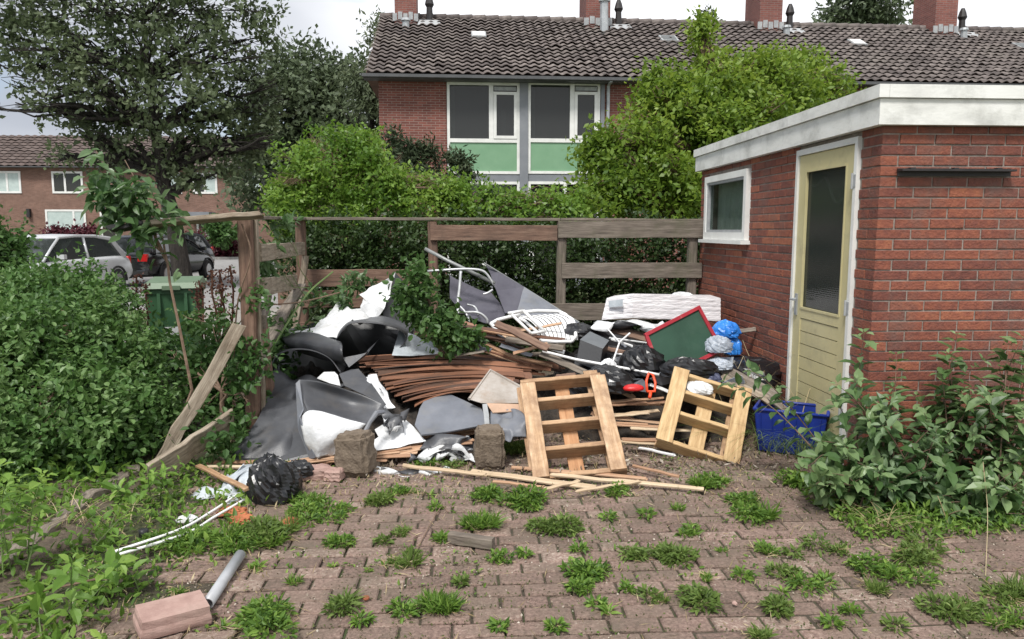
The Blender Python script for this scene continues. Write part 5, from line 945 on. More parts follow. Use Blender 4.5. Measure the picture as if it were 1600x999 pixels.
# --- metal and ply panels
mb = MB(); pl = [P(733, 624, 5.15), P(766, 579, 5.45), P(832, 615, 5.3), P(832, 630, 5.2), P(752, 630, 5.1)]
mb.poly(pl, .012, (0, -1, .5)); rim = [pl[0], pl[1], pl[2]]; mb.tube(rim, .012, 6); o = mb.build('bent_aluminium', M['alu']); tag(o, 'dirty bent aluminium panel standing between the brown strips and left pallet', 'metal panel')
mb = MB(); mb.poly([P(760, 630, 5.08), P(834, 632, 5.1), P(834, 656, 4.95), P(812, 642, 5.0), P(770, 645, 5.0)], .008, (0, -.5, 1)); tag(mb.build('board_offcut', M['plywood']), 'pinkish plywood offcut left of the left pallet', 'board')
plank('stake', P(758, 632, 4.98), P(761, 668, 4.88), .035, .02, M['lead'], up=(0, -1, 0), label='short grey strap standing behind the right concrete block', cat='strap')
mb = MB(); mb.tube([P(570, 676, 4.72), P(578, 660, 4.75), P(588, 646, 4.8), P(600, 644, 4.85)], [.015, .014, .02, .012], 8); tag(mb.build('strap', M['sheet_mid']), 'grey twisted strap rising behind the left concrete block', 'strap')
rt = random.Random(31)
for i in range(34):
    px = rt.uniform(700, 1160); py = rt.uniform(515, 610) if px > 850 else rt.uniform(505, 560); Y = 6.35-(py-500)*.0085; L_ = rt.uniform(25, 80); an = rt.uniform(-.5, .9)
    a = P(px, py, Y+rt.uniform(-.05, .05)); b = P(px+L_*math.cos(an), py+L_*math.sin(an)*.7, Y+rt.uniform(-.15, .05)); m_ = rt.choice(['lath', 'whiteplastic', 'blackplastic', 'wood_grey', 'lath', 'sheet_mid', 'blackplastic', 'wood_red'])
    plank('splinter', a, b, rt.uniform(.015, .05), rt.uniform(.006, .014), M[m_], up=(0, -.6, .8), warp=.003, rough_end=.01, label='short broken splinter tangled in the clutter between the chair and the shed', cat='splinter', group='broken splinters in the clutter')
for i in range(9):
    px, py = rt.uniform(880, 1150), rt.uniform(525, 605); Y = 6.3-(py-500)*.009; r1 = [(px+rt.uniform(10, 26)*math.cos(q)*1.3, py+rt.uniform(6, 16)*math.sin(q), Y+rt.uniform(-.08, .08)) for q in np.linspace(0, 6.28, 7)[:-1]]
    torn(r1, [M[rt.choice(['blackplastic', 'sheet_mid', 'sheet_white', 'clearbag', 'bluegrey'])]], 'ragged film scrap among the clutter behind the pallets', 'film scrap', 'film_scrap', seed=80+i, cuts=3, wob=.012)['group'] = 'film scraps in the clutter'
# --- concrete blocks
def rock(name, c, size, rz, mat, label, cat, tilt=(0, 0), seed=0, cut=.25, n=10, amp=.005):
    rg_ = np.random.default_rng(seed); Mx = Matrix.Translation(Vector(c)) @ Matrix.Rotation(rz, 4, 'Z') @ Matrix.Rotation(tilt[0], 4, 'X') @ Matrix.Rotation(tilt[1], 4, 'Y'); V = []; F = []; idx = {}
    def vid(p):
        k = tuple(np.round(p, 4)); 
        if k not in idx: idx[k] = len(V); V.append(p)
        return idx[k]
    s = np.linspace(-1, 1, n)
    for ax in range(3):
        for sg in (-1, 1):
            for i in range(n-1):
                for j in range(n-1):
                    q = []
                    for (a, b) in ((i, j), (i+1, j), (i+1, j+1), (i, j+1)):
                        p = np.zeros(3); p[ax] = sg; p[(ax+1) % 3] = s[a]; p[(ax+2) % 3] = s[b]; q.append(vid(p))
                    F.append(q if sg > 0 else q[::-1])
    V = np.array(V); W_ = V.copy(); r = np.linalg.norm(V, axis=1); m = np.abs(V); cnt = np.sort(m, axis=1)
    W_ *= (1-cut*.12*np.maximum(0, cnt[:, 1]-.75)/.25)[:, None]; W_[:, :2] *= (1+.05*(W_[:, 2:3] < 0))
    W_ = W_*np.array(size)/2; W_ += amp*np.stack([vnoise(V, 3, seed+k) for k in range(3)], 1)+amp*.5*np.stack([vnoise(V, 9, seed+k+5) for k in range(3)], 1)
    V2 = np.array([list(p) for p in W_]); mb = MB(); mb.add(V2, F, 0, .5); o = mb.build(name, mat, smooth=False); reg(o, None, Mx); return tag(o, label, cat)
g1 = G(553, 748); rock('concrete_block', (g1.x, g1.y+.10, .135), (.215, .20, .27), R(-14), M['concrete'], 'mossy brown concrete block on the paving below the white vinyl, the left one', 'concrete block', (R(-3), R(-4)), 1, 1.4, amp=.008)
g2 = G(765, 736); rock('concrete_block', (g2.x, g2.y+.09, .135), (.185, .18, .27), R(4), M['concrete'], 'squarer brown concrete block left of the left pallet', 'concrete block', (R(2), R(1)), 2, 1.4, amp=.007)
g3 = G(488, 752); rock('broken_paver', (g3.x, g3.y+.05, .04), (.21, .11, .08), R(20), M['pinkpaver'], 'broken pink paver half hidden behind the black bag', 'paver', (0, R(8)), 3, .6)
g3 = G(512, 752); rock('broken_paver', (g3.x+.04, g3.y+.02, .035), (.10, .10, .07), R(-10), M['pinkpaver'], 'small pink paver piece against the left concrete block', 'paver', (0, 0), 4, .6)
A_ = G(203, 970); g4 = G(266, 985); rock('loose_paver', (g4.x, g4.y+.03, .05), (.25, .155, .075), R(33), M['pinkpaver'], 'loose pink-grey paver lying in the foreground at bottom left', 'paver', (R(3), R(2)), 5, .25, n=8, amp=.0015)
ga, gb = G(702, 851), G(771, 862); plank('wood_offcut', ga+Vector((0, .02, .03)), gb+Vector((0, .02, .03)), .045, .055, M['wood_grey'], label='short grey wooden offcut lying alone among the weeds on the paving', cat='wood offcut', warp=.002)
a, b = G(325, 955)+Vector((0, 0, .03)), G(376, 878)+Vector((0, 0, .035)); mb = MB(); d = (b-a).normalized(); x_ = d.orthogonal().normalized(); y_ = d.cross(x_); n = 20; V = []
for (pp, rr_) in ((a, .0245), (b, .0245), (b, .0205), (a, .0205)): V += [pp+(x_*math.cos(q)+y_*math.sin(q))*rr_ for q in np.linspace(0, 2*math.pi, n, endpoint=False)]
mb.add(V, [(k*n+i, k*n+(i+1) % n, ((k+1) % 4)*n+(i+1) % n, ((k+1) % 4)*n+i) for k in range(4) for i in range(n)], 0, .5); tag(mb.build('pvc_pipe', M['pvc'], smooth=True), 'grey plastic pipe piece leaning from the loose paver into the weeds', 'pipe')
# --- pallets
def palletframe(bl, br, tl, tr):
    u = (br-bl+tr-tl).normalized(); v_ = ((tl-bl)+(tr-br)); v_ = (v_-u*v_.dot(u)).normalized(); return u, v_, u.cross(v_), ((br-bl).length+(tr-tl).length)/2, ((tl-bl).length+(tr-br).length)/2
def pallet(label, bl, br, tl, tr, front, rails, back, mf, mr, mbk, dep=.085):
    u, v_, n_, Wd, Hh = palletframe(bl, br, tl, tr)   # n_ points to the camera side
    t = thing('wooden_pallet', label, 'pallet', bl); o_ = bl
    for i, (a, b, w_, e0, e1) in enumerate(front): plank('top_board', o_+u*a*Wd+v_*e0*Hh+n_*.012, o_+u*b*Wd+v_*e1*Hh+n_*.012, w_, .02, mf, up=n_, parent=t, warp=.002, rough_end=.004)
    for i, (h, ext0, ext1) in enumerate(rails): plank('bearer', o_+u*ext0*Wd+v_*h*Hh-n_*dep/2, o_+u*ext1*Wd+v_*h*Hh-n_*dep/2, .032, dep-.004, mr, up=n_, parent=t, warp=.002, rough_end=.003)
    for i, (a, b, w_, e0, e1, m_) in enumerate(back): plank('bottom_board', o_+u*a*Wd+v_*e0*Hh-n_*(dep+.012), o_+u*b*Wd+v_*e1*Hh-n_*(dep+.012), w_, .02, m_, up=n_, parent=t, warp=.002, rough_end=.004)
    return t
bl, br, tl, tr = G(838, 752, .0), G(990, 742, .04), P(862, 602, 4.98), P(976, 588, 5.02)
pallet('upright pine pallet with orange-tinted boards leaning on the heap, the left one', bl, br, tl, tr, [(.06, .06, .105, .02, .98), (.93, .93, .105, .02, 1.0)], [(.04, -.02, 1.03), (.30, .02, .98), (.56, .02, .98), (.81, .02, .98), (1.03, -.02, .98)], [(.05, .02, .10, -.08, 1.08, M['wood_pallet']), (.50, .50, .10, -.07, 1.05, M['wood_orange']), (.96, .90, .10, -.07, 1.2, M['wood_pallet'])], M['wood_pallet'], M['wood_pallet'], None, dep=.115)
bl, br, tl, tr = P(1030, 686, 4.86), G(1158, 722, .02), P(1050, 570, 5.3), P(1152, 606, 5.2)
pallet('smaller yellow pine pallet tipped to the right, leaning on the heap by the crate', bl, br, tl, tr, [(.06, .06, .115, -.02, 1.0), (.94, .94, .11, -.02, 1.0)], [(.02, -.02, 1.02), (.42, .02, .98), (.72, .02, .98), (.97, .02, .98)], [(.50, .50, .11, .0, 1.0, M['wood_pallet_yellow']), (.06, .06, .09, .02, .96, M['wood_pallet']), (.90, .90, .09, .02, .96, M['wood_pallet'])], M['wood_pallet_yellow'], M['wood_pallet_yellow'], None, dep=.10)
# --- white plastic chair lying on its side
ch = thing('plastic_chair', 'white plastic garden chair with slatted back lying on its side on the heap', 'chair', P(840, 510, 6.2))
def pc(px, py, Y=6.2): return P(px, py, Y)
sl = MB()
for i in range(9):
    t = i/8; a = pc(803+t*70, 494-t*4, 6.4); m1 = pc(826+t*64, 500-t*2, 6.3); m2 = pc(842+t*54, 516, 6.15); b = pc(848+t*50, 530+t*1, 6.0); 
    q = MB(); C = [[a, a+Vector((.036, 0, 0))], [m1, m1+Vector((.034, 0, 0))], [m2, m2+Vector((.030, 0, 0))], [b, b+Vector((.027, 0, 0))]]
    A = smooth_grid(C, 12, 2); V = np.concatenate([A.reshape(-1, 3), A.reshape(-1, 3)-np.array([0, -.006, .006])]); k = 24
    sl.add(V, [(r*2, r*2+1, r*2+3, r*2+2) for r in range(11)]+[(k+r*2+2, k+r*2+3, k+r*2+1, k+r*2) for r in range(11)]+[(r*2, r*2+2, k+r*2+2, k+r*2) for r in range(11)]+[(r*2+1, k+r*2+1, k+r*2+3, r*2+3) for r in range(11)], 0, .5)
sl.tube([pc(796, 490, 6.42), pc(840, 486, 6.45), pc(872, 487, 6.45), pc(884, 492, 6.42)], .016, 8); sl.tube([pc(884, 492, 6.42), pc(898, 510, 6.2), pc(900, 526, 6.0), pc(893, 534, 5.98)], .015, 8); sl.tube([pc(893, 534, 5.98), pc(868, 534, 5.98), pc(846, 532, 6.0)], .014, 8); sl.tube([pc(796, 490, 6.42), pc(820, 502, 6.3), pc(838, 518, 6.1), pc(846, 532, 6.0)], .014, 8)
sl.build('backrest', M['whiteplastic'], ch, smooth=False)
mb = MB(); mb.tube([pc(767, 506, 6.2), pc(778, 500, 6.25), pc(798, 495, 6.3), pc(812, 492, 6.35)], .016, 8); mb.tube([pc(767, 506, 6.2), pc(778, 518, 6.1), pc(784, 522, 6.05)], .016, 8); mb.build('armrest', M['whiteplastic'], ch, smooth=True)
mb = MB(); mb.tube([pc(794, 490, 6.15), pc(818, 486, 6.2)], .014, 8); mb.tube([pc(800, 492, 6.15), pc(830, 521, 6.0)], .013, 8); mb.tube([pc(818, 486, 6.2), pc(850, 517, 6.05)], .015, 8); mb.tube([pc(830, 521, 6.0), pc(852, 518, 6.05)], .013, 8); mb.build('leg', M['whiteplastic'], ch, smooth=True)
# --- tubular frames, pole, dark fabric
mb = MB(); mb.tube([P(664, 389, 6.9), P(700, 408, 6.85), P(773, 443, 6.7)], .017, 10); tag(mb.build('metal_pole', M['steel_dark'], smooth=True), 'dull grey metal pole slanting up left in front of the fence', 'pole')
tf = thing('tube_frame', 'white tubular metal bed frame tangled in the middle of the heap', 'metal frame', P(715, 470, 6.5))
for nm, pts, r_ in (('tube', [(668, 424, 6.7), (715, 421, 6.7), (740, 421, 6.7), (755, 424, 6.7), (764, 433, 6.7), (772, 446, 6.7)], .011), ('tube', [(720, 424, 6.65), (718, 450, 6.6), (715, 476, 6.55), (716, 489, 6.5)], .013), ('tube', [(658, 495, 6.3), (690, 491, 6.35), (735, 488, 6.4), (750, 490, 6.4), (760, 498, 6.4), (762, 506, 6.4)], .011), ('tube', [(755, 460, 6.6), (762, 458, 6.6), (770, 453, 6.6)], .010), ('tube', [(718, 478, 6.5), (727, 488, 6.45), (734, 503, 6.4)], .008), ('tube', [(730, 476, 6.6), (742, 480, 6.6), (748, 492, 6.5)], .009)):
    mb = MB(); q = [P(*p) for p in pts]; A = smooth_grid([[a, a] for a in q], 20, 2)[:, 0]; mb.tube([Vector(a) for a in A], r_, 8); mb.build(nm, M['steel'], tf, smooth=True)
mb = MB(); mb.tube([P(756, 411, 7.0), P(818, 449, 7.0), P(905, 504, 6.72)], .007, 6); tag(mb.build('thin_pole', M['steel_dark']), 'thin dark rod along the top edge of the dark cloth', 'rod')
# --- white pole and clutter on the right half
mb = MB(); mb.tube([P(848, 549, 5.75), P(900, 562, 5.65), P(1005, 581, 5.45), P(1030, 586, 5.4)], .011, 8); tag(mb.build('white_pole', M['whiteplastic'], smooth=True), 'long thin white pole lying across the heap between chair and right pallet', 'pole')
plank('board', P(845, 552, 5.8), P(935, 592, 5.55), .06, .015, M['wood_grey'], up=(0, -.7, .7), label='dark grey board lying under the long white pole', cat='board')
def boxq(name, pts_top, down, mat, label, cat, mats2=None):
    """pts_top: 4 world corners of the top face; down: vector to the bottom"""
    mb = MB(); dn = Vector(down); b = [p+dn for p in pts_top]; mb.add(b+pts_top, [(3, 2, 1, 0), (0, 1, 5, 4), (1, 2, 6, 5), (2, 3, 7, 6), (3, 0, 4, 7)], 0, .5); mb.add(pts_top, [(0, 1, 2, 3)], 1 if mats2 else 0, .5)
    o = mb.build(name, [mat, mats2] if mats2 else mat); md = o.modifiers.new('b', 'BEVEL'); md.width = .006; md.segments = 2; return tag(o, label, cat) if label else o
boxq('plastic_case', [P(906, 531, 5.75), P(942, 545, 5.65), P(952, 532, 5.85), P(922, 518, 5.95)], (-.04, -.06, -.17), M['blackplastic'], 'black plastic case with a grey lid right of the white chair', 'case', M['greyblack'])
boxq('plastic_case', [P(925, 520, 6.1), P(1000, 545, 6.0), P(1010, 530, 6.3), P(950, 510, 6.4)], (0, 0, -.25), M['blackplastic'], 'large black box under the wrapped foam pack', 'box')
# foam pack
fo = [P(941, 497, 6.65), P(985, 497, 6.45), P(1125, 500, 6.5), P(1118, 500, 7.1)]
def foampack():
    zt = [P(948, 466, 6.65), P(988, 459, 6.45), P(1126, 466, 6.5), P(1110, 461, 7.1), P(960, 462, 7.1)]; zb = [P(940, 500, 6.6), P(988, 497, 6.42), P(1126, 502, 6.47), P(1110, 497, 7.1), P(950, 494, 7.1)]; mb = MB(); V = []; L = 5
    for i in range(L*3+1):
        t = i/(L*3); k = .0022*(1 if i % 3 == 0 else -.3); 
        for j in range(5):
            p = zb[j].lerp(zt[j], t); c = sum(zb, Vector())/5; d = (p-c); d.z = 0; V.append(p-d.normalized()*k)
    F = [(i*5+j, i*5+(j+1) % 5, (i+1)*5+(j+1) % 5, (i+1)*5+j) for i in range(L*3) for j in range(5)]+[(0, 4, 3, 2, 1), tuple(L*15+j for j in range(5))]; mb.add(V, F, 0, .5); return mb.build('foam_pack', M['foam'])
fpk = tag(foampack(), 'stack of white foam boards wrapped in clear film, topping the heap', 'foam pack')
mb = MB(); A = P(953, 470, 6.60); q = [P(952, 470, 6.60), P(952, 480, 6.59), P(974, 478, 6.47), P(974, 467, 6.48)]; mb.poly([p+Vector((-.012, -.03, 0)) for p in q], .004, (-.4, -1, 0)); mb.build('printed_label', M['sheet_silver'], fpk)
def crumple(name, c, r, mat, label, cat, seed=0, n=30, m=18, amp=.5, freq=1.9, flat=.35, parent=None, ridg=True):
    """crumpled film bag: a closed lumpy surface with sharp radial folds"""
    c = Vector(c); V = []
    for i in range(m+1):
        th = math.pi*i/m
        for j in range(n):
            ph = 2*math.pi*j/n; V.append((math.sin(th)*math.cos(ph), math.sin(th)*math.sin(ph), math.cos(th)))
    D = np.array(V); Ds = D*np.array([1, 1, .45]); ns = (1-np.abs(vnoise(Ds, freq, seed))**.7)*.45+(1-np.abs(vnoise(Ds+.3*vnoise(D, 2, seed)[:, None], freq*2.1, seed+4))**.7)*.38+(1-np.abs(vnoise(Ds, freq*4.1, seed+8))**.7)*.2-.35
    Rr = 1+amp*ns; W_ = D*Rr[:, None]*np.array(r); W_[:, 2] = np.where(W_[:, 2] < -r[2]*flat, -r[2]*flat+.2*(W_[:, 2]+r[2]*flat), W_[:, 2])
    W_ = W_+np.array(list(c)); F = [(i*n+j, i*n+(j+1) % n, (i+1)*n+(j+1) % n, (i+1)*n+j) for i in range(m) for j in range(n)]
    mb = MB(); mb.add(W_, F, 0, .5); o = mb.build(name, mat, parent, smooth=False)
    return tag(o, label, cat) if label else o
p = P(1066, 463, 6.7); crumple('crumpled_film', (p.x, p.y, p.z), (.09, .06, .035), M['sheet_white'], 'small crumpled white film scrap on top of the foam pack', 'film', 3)
crumple('bin_bag', P(905, 522, 6.2), (.16, .14, .08), M['blackbag'], 'black film bag behind the grey-lidded case', 'bag', 5)
crumple('bin_bag', P(1003, 572, 5.6), (.15, .15, .14), M['blackbag'], 'black bin bag slumped left of the chalkboard foot', 'bag', 6)
crumple('bin_bag', P(1075, 580, 5.45), (.20, .13, .09), M['blackbag'], 'flat black bag draped over the bottom of the green chalkboard', 'bag', 7)
crumple('bin_bag', P(1170, 590, 5.75), (.26, .22, .15), M['blackbag'], 'black bin bag in the corner by the shed wall', 'bag', 8)
crumple('bin_bag', P(950, 600, 5.4), (.2, .15, .12), M['blackbag'], 'black bag lying behind the left pallet top', 'bag', 9)
crumple('blue_bag', P(1133, 520, 5.85), (.105, .09, .085), M['bluebag'], 'bright blue plastic bag beside the green chalkboard', 'bag', 11, amp=.5)
crumple('blue_bag', P(1144, 545, 5.85), (.07, .07, .10), M['bluebag'], 'narrow blue film hanging below the bright blue bag', 'bag', 14, amp=.5)
crumple('clear_bag', P(1122, 543, 5.7), (.10, .07, .08), M['clearbag'], 'crumpled milky clear plastic bag against the blue bag', 'bag', 12, amp=.55, freq=4)
crumple('clear_bag', P(1122, 572, 5.6), (.10, .07, .05), M['clearbag'], 'clear film scrap under the right corner of the chalkboard', 'bag', 13, amp=.55, freq=4)
crumple('white_bag', P(1090, 610, 5.25), (.10, .08, .06), M['sheet_white'], 'white crumpled bag seen through the right pallet', 'bag', 15, amp=.5)
crumple('white_bag', P(950, 575, 5.55), (.06, .06, .06), M['sheet_white'], 'little white crumpled bag under the long white pole', 'bag', 16, amp=.5)
crumple('dark_bag', P(1110, 595, 5.4), (.08, .07, .06), M['bluegrey'], 'dark blue patterned bag below the clear film', 'bag', 17, amp=.4)
# chalkboard
q = [P(1006, 522, 5.65), P(1092, 478, 5.95), P(1128, 536, 5.9), P(1040, 598, 5.5)]
q[3] = q[0]+(q[2]-q[1])*1.0; q = [P(1006, 522, 5.62), P(1092, 478, 5.85), P(1130, 548, 5.72), P(1034, 596, 5.48)]
cbn = (q[1]-q[0]).cross(q[3]-q[0]).normalized(); cbn = cbn if cbn.y < 0 else -cbn
cb = thing('chalkboard', 'green chalkboard with a red frame tilted against the foam pack', 'chalkboard', q[3]); mb = MB(); c0 = sum(q, Vector())/4
mb.poly([c0+(p-c0)*.93 for p in q], .01, cbn); mb.build('board', M['chalk'], cb)
for i in range(4):
    a, b = q[i], q[(i+1) % 4]; d = (b-a).normalized(); ins = (c0-(a+b)/2).normalized()*.014; a2, b2 = (a-d*.0, b) if i % 2 == 0 else (a+d*.028, b-d*.028); plank('frame_bar', a2+ins+cbn*.004, b2+ins+cbn*.004, .03, .022, M['redframe'], up=cbn, parent=cb, warp=.0)
# boards at right
for i, (a, b, w_, m_, lab) in enumerate((((1118, 572, 5.7), (1215, 620, 5.2), .09, 'wood_grey', 'upper grey plank sloping down right toward the blue crate'), ((1128, 590, 5.55), (1205, 628, 5.15), .06, 'wood_pale', 'lower pale plank below the grey one beside the crate'), ((1105, 585, 5.5), (1128, 565, 5.6), .03, 'whiteplastic', 'short white bar standing right of the chalkboard'), ((1160, 585, 5.6), (1225, 640, 5.0), .05, 'wood_grey', 'thin grey slat next to the shed wall behind the crate'))):
    plank('plank', P(*a), P(*b), w_, .022, M[m_], up=(-.1, -.8, .6), label=lab, cat='plank', warp=.004, rough_end=.01)
mb = MB(); mb.tube([P(1090, 585, 5.5), P(1096, 577, 5.5), P(1107, 574, 5.5), P(1116, 580, 5.5)], .006, 6); tag(mb.build('wire_loop', M['steel']), 'thin wire loop over the black bag under the chalkboard', 'wire')
# wire rack and white profiles
rk = thing('wire_rack', 'bent white wire rack among black bags left of the chalkboard', 'rack', P(985, 540, 5.8))
for a, b, r_ in (((955, 530, 5.75), (988, 541, 5.75), .010), ((962, 553, 5.7), (980, 555, 5.7), .008), ((988, 541, 5.75), (984, 556, 5.7), .006), ((984, 521, 5.8), (968, 535, 5.7), .008), ((968, 535, 5.7), (956, 570, 5.6), .007), ((950, 515, 5.8), (968, 535, 5.7), .006), ((952, 528, 5.8), (1010, 536, 5.85), .007)):
    mb = MB(); mb.tube([P(*a), P(*b)], r_, 6); mb.build('wire', M['whiteplastic'], rk)
plank('profile', P(1005, 554, 5.6), P(1036, 582, 5.45), .05, .01, M['whiteplastic'], up=(0, -.8, .6), label='white plastic profile piece left of the chalkboard corner', cat='profile')
sheet('film_sheet', grid([[(936, 505, 6.3), (985, 500, 6.2), (1050, 505, 6.2)], [(925, 512, 6.1), (980, 508, 6.0), (1020, 516, 5.95)]]), WD, 'thin white film trailing under the foam pack', 'film', nu=8, seed=40, wob=.012)
plank('board', P(935, 508, 6.3), P(1015, 530, 6.0), .10, .02, M['wood_red'], up=(0, -.5, .8), label='dark brown board between foam pack and black box', cat='board')
# red and orange plastic
o = crumple('red_plastic', P(990, 607, 5.2), (.075, .05, .03), M['red'], 'red plastic lid lying behind the gap between the pallets', 'lid', 20, amp=.1)
hd = MB(); hp_ = [P(1011, 612, 5.15), P(1010, 595, 5.2), P(1014, 583, 5.22), P(1020, 586, 5.22), P(1024, 598, 5.2), P(1023, 612, 5.15), P(1011, 612, 5.15)]; hd.tube(hp_, .010, 8); hd.tube([P(1017, 612, 5.15), P(1015, 622, 5.1)], .012, 8); tag(hd.build('orange_loop', M['orange'], smooth=True), 'bright orange loop handle standing left of the right pallet', 'handle')
# blue crate
cr_ = thing('plastic_crate', 'dark blue plastic crate beside the right pallet under the shrub', 'crate', G(1235, 728)); ca, cbb = P(1178, 655, 4.95), P(1292, 672, 4.72); ux = (cbb-ca); ux.z = 0; Wc = ux.length; ux.normalize(); uy = Vector((-ux.y, ux.x, 0)); D_ = .30; zt_ = .30
def cw(a, b, z0, z1, off=0): 
    pass
mb = MB(); o0 = Vector((ca.x, ca.y, .0)); tp_ = .03
def cpnt(a, b, z): k = tp_*(1-z/zt_); return o0+ux*(k+(Wc-2*k)*a)+uy*(k+(D_-2*k)*b)+Vector((0, 0, z+.01))
def wallq(c0_, c1_, z0, z1, inn):
    A, Bq, Cq, Dq = cpnt(*c0_, z0), cpnt(*c1_, z0), cpnt(*c1_, z1), cpnt(*c0_, z1); mb.add([A, Bq, Cq, Dq]+[p+inn*.006 for p in (A, Bq, Cq, Dq)], [(0, 1, 2, 3), (7, 6, 5, 4), (0, 4, 5, 1), (1, 5, 6, 2), (2, 6, 7, 3), (3, 7, 4, 0)], 0, .5)
wallq((0, 0), (1, 0), 0, zt_, uy); wallq((1, 0), (1, 1), 0, zt_, -ux); wallq((1, 1), (0, 1), 0, zt_, -uy); wallq((0, 1), (0, 0), 0, zt_, ux); mb.add([cpnt(0, 0, .0), cpnt(1, 0, .0), cpnt(1, 1, .0), cpnt(0, 1, .0)], [(0, 1, 2, 3)], 0, .5)
mb.build('tub', M['bluecrate'], cr_)
mb = MB(); cs = [cpnt(0, 0, zt_), cpnt(1, 0, zt_), cpnt(1, 1, zt_), cpnt(0, 1, zt_), cpnt(0, 0, zt_)]; 
for i in range(4): mb.tube([cs[i], cs[i+1]], .012, 6)
mb.build('rim', M['bluecrate'], cr_, smooth=True)
mb = MB()
for k in range(6): mb.tube([cpnt(.08+.168*k, 0, .03)-uy*.004, cpnt(.08+.168*k, 0, .27)-uy*.004], .005, 5)
mb.build('rib', M['bluecrate'], cr_)
# foreground left: black bag, white sheet, strips, orange scraps
g = G(425, 790); crumple('bin_bag', (g.x-.01, g.y+.10, .07), (.135, .11, .165), M['blackbag'], 'crumpled black plastic bag in front of the laths at left', 'bag', 25, amp=.6, n=54, m=32, freq=1.5, flat=.5)
g = G(455, 765); crumple('bin_bag', (g.x+.01, g.y+.16, .06), (.09, .07, .06), M['blackbag'], 'loose end of black film behind the crumpled bag', 'bag', 26, amp=.5)
sheet('white_sheet', grid([[(380, 728, 4.45), (395, 730, 4.43), (404, 736, 4.40)], [(340, 752, 4.36), (372, 760, 4.30), (392, 770, 4.28)], [(302, 776, 4.28), (335, 782, 4.20), (370, 800, 4.14)]]), [M['sheet_silver'], M['sheet_white']], 'pale blue-white plastic sheet left of the crumpled black bag', 'plastic sheet', seed=50, wob=.01)
plank('pine_stick', G(310, 744)+Vector((0, 0, .07)), G(388, 786)+Vector((0, 0, .08)), .035, .015, M['wood_pallet'], up=(0, -.2, 1), label='pale pine stick lying over the blue-white sheet', cat='stick')
for i, (pts, lab) in enumerate(((((372, 772), (330, 800), (280, 828), (180, 862)), 'upper of the two curved white plastic strips in the weeds at left'), (((380, 782), (335, 808), (290, 834), (182, 868)), 'lower of the two curved white plastic strips in the weeds at left'))):
    mb = MB(); A = smooth_grid([[a, a] for a in [G(*p, .05) for p in pts]], 24, 2)[:, 0]; mb.tube([Vector(a) for a in A], .0075, 6); tag(mb.build('plastic_strip', M['whiteplastic'], smooth=True), lab, 'plastic strip')
crumple('white_scrap', G(292, 812, .03), (.05, .03, .02), M['sheet_white'], 'small white plastic scrap beside the curved strips', 'scrap', 28, amp=.5)
g = G(225, 842); mb = MB(); mb.tube([(g.x, g.y, .0), (g.x, g.y, .05), (g.x, g.y, .052)], [.022, .024, .015], 14); tag(mb.build('pipe_socket', M['blackplastic'], smooth=True), 'small black pipe socket standing in the weeds at left', 'pipe socket')
for k, (px, py, lab) in enumerate(((362, 800, 'orange crumpled scrap at the foot of the crumpled black bag'), (375, 812, 'lower orange scrap at the edge of the broad weeds'), (452, 818, 'small orange scrap right of the broad weeds'))):
    crumple('orange_scrap', G(px, py, .022), (.06-.012*k, .045, .020), M['rust'], lab, 'scrap', 60+k, amp=1.1, n=26, m=14, freq=3.2)
g = G(226, 913, .02); mb = MB(); mb.tube([g, g+Vector((0, 0, .008))], [.014, .012], 14); tag(mb.build('yellow_petal', M['leaf_nettle']), 'round yellow leaf on the soil behind the loose paver', 'leaf')
g = G(572, 935, .012); crumple('red_scrap', g, (.014, .012, .01), M['rust'], 'tiny reddish scrap on the paving left of the large weed', 'scrap', 70, n=14, m=8)
g = G(1148, 943, .012); crumple('red_scrap', g, (.010, .012, .008), M['pinkpaver'], 'tiny reddish scrap among the weeds on the right side of the paving', 'scrap', 71, n=14, m=8)
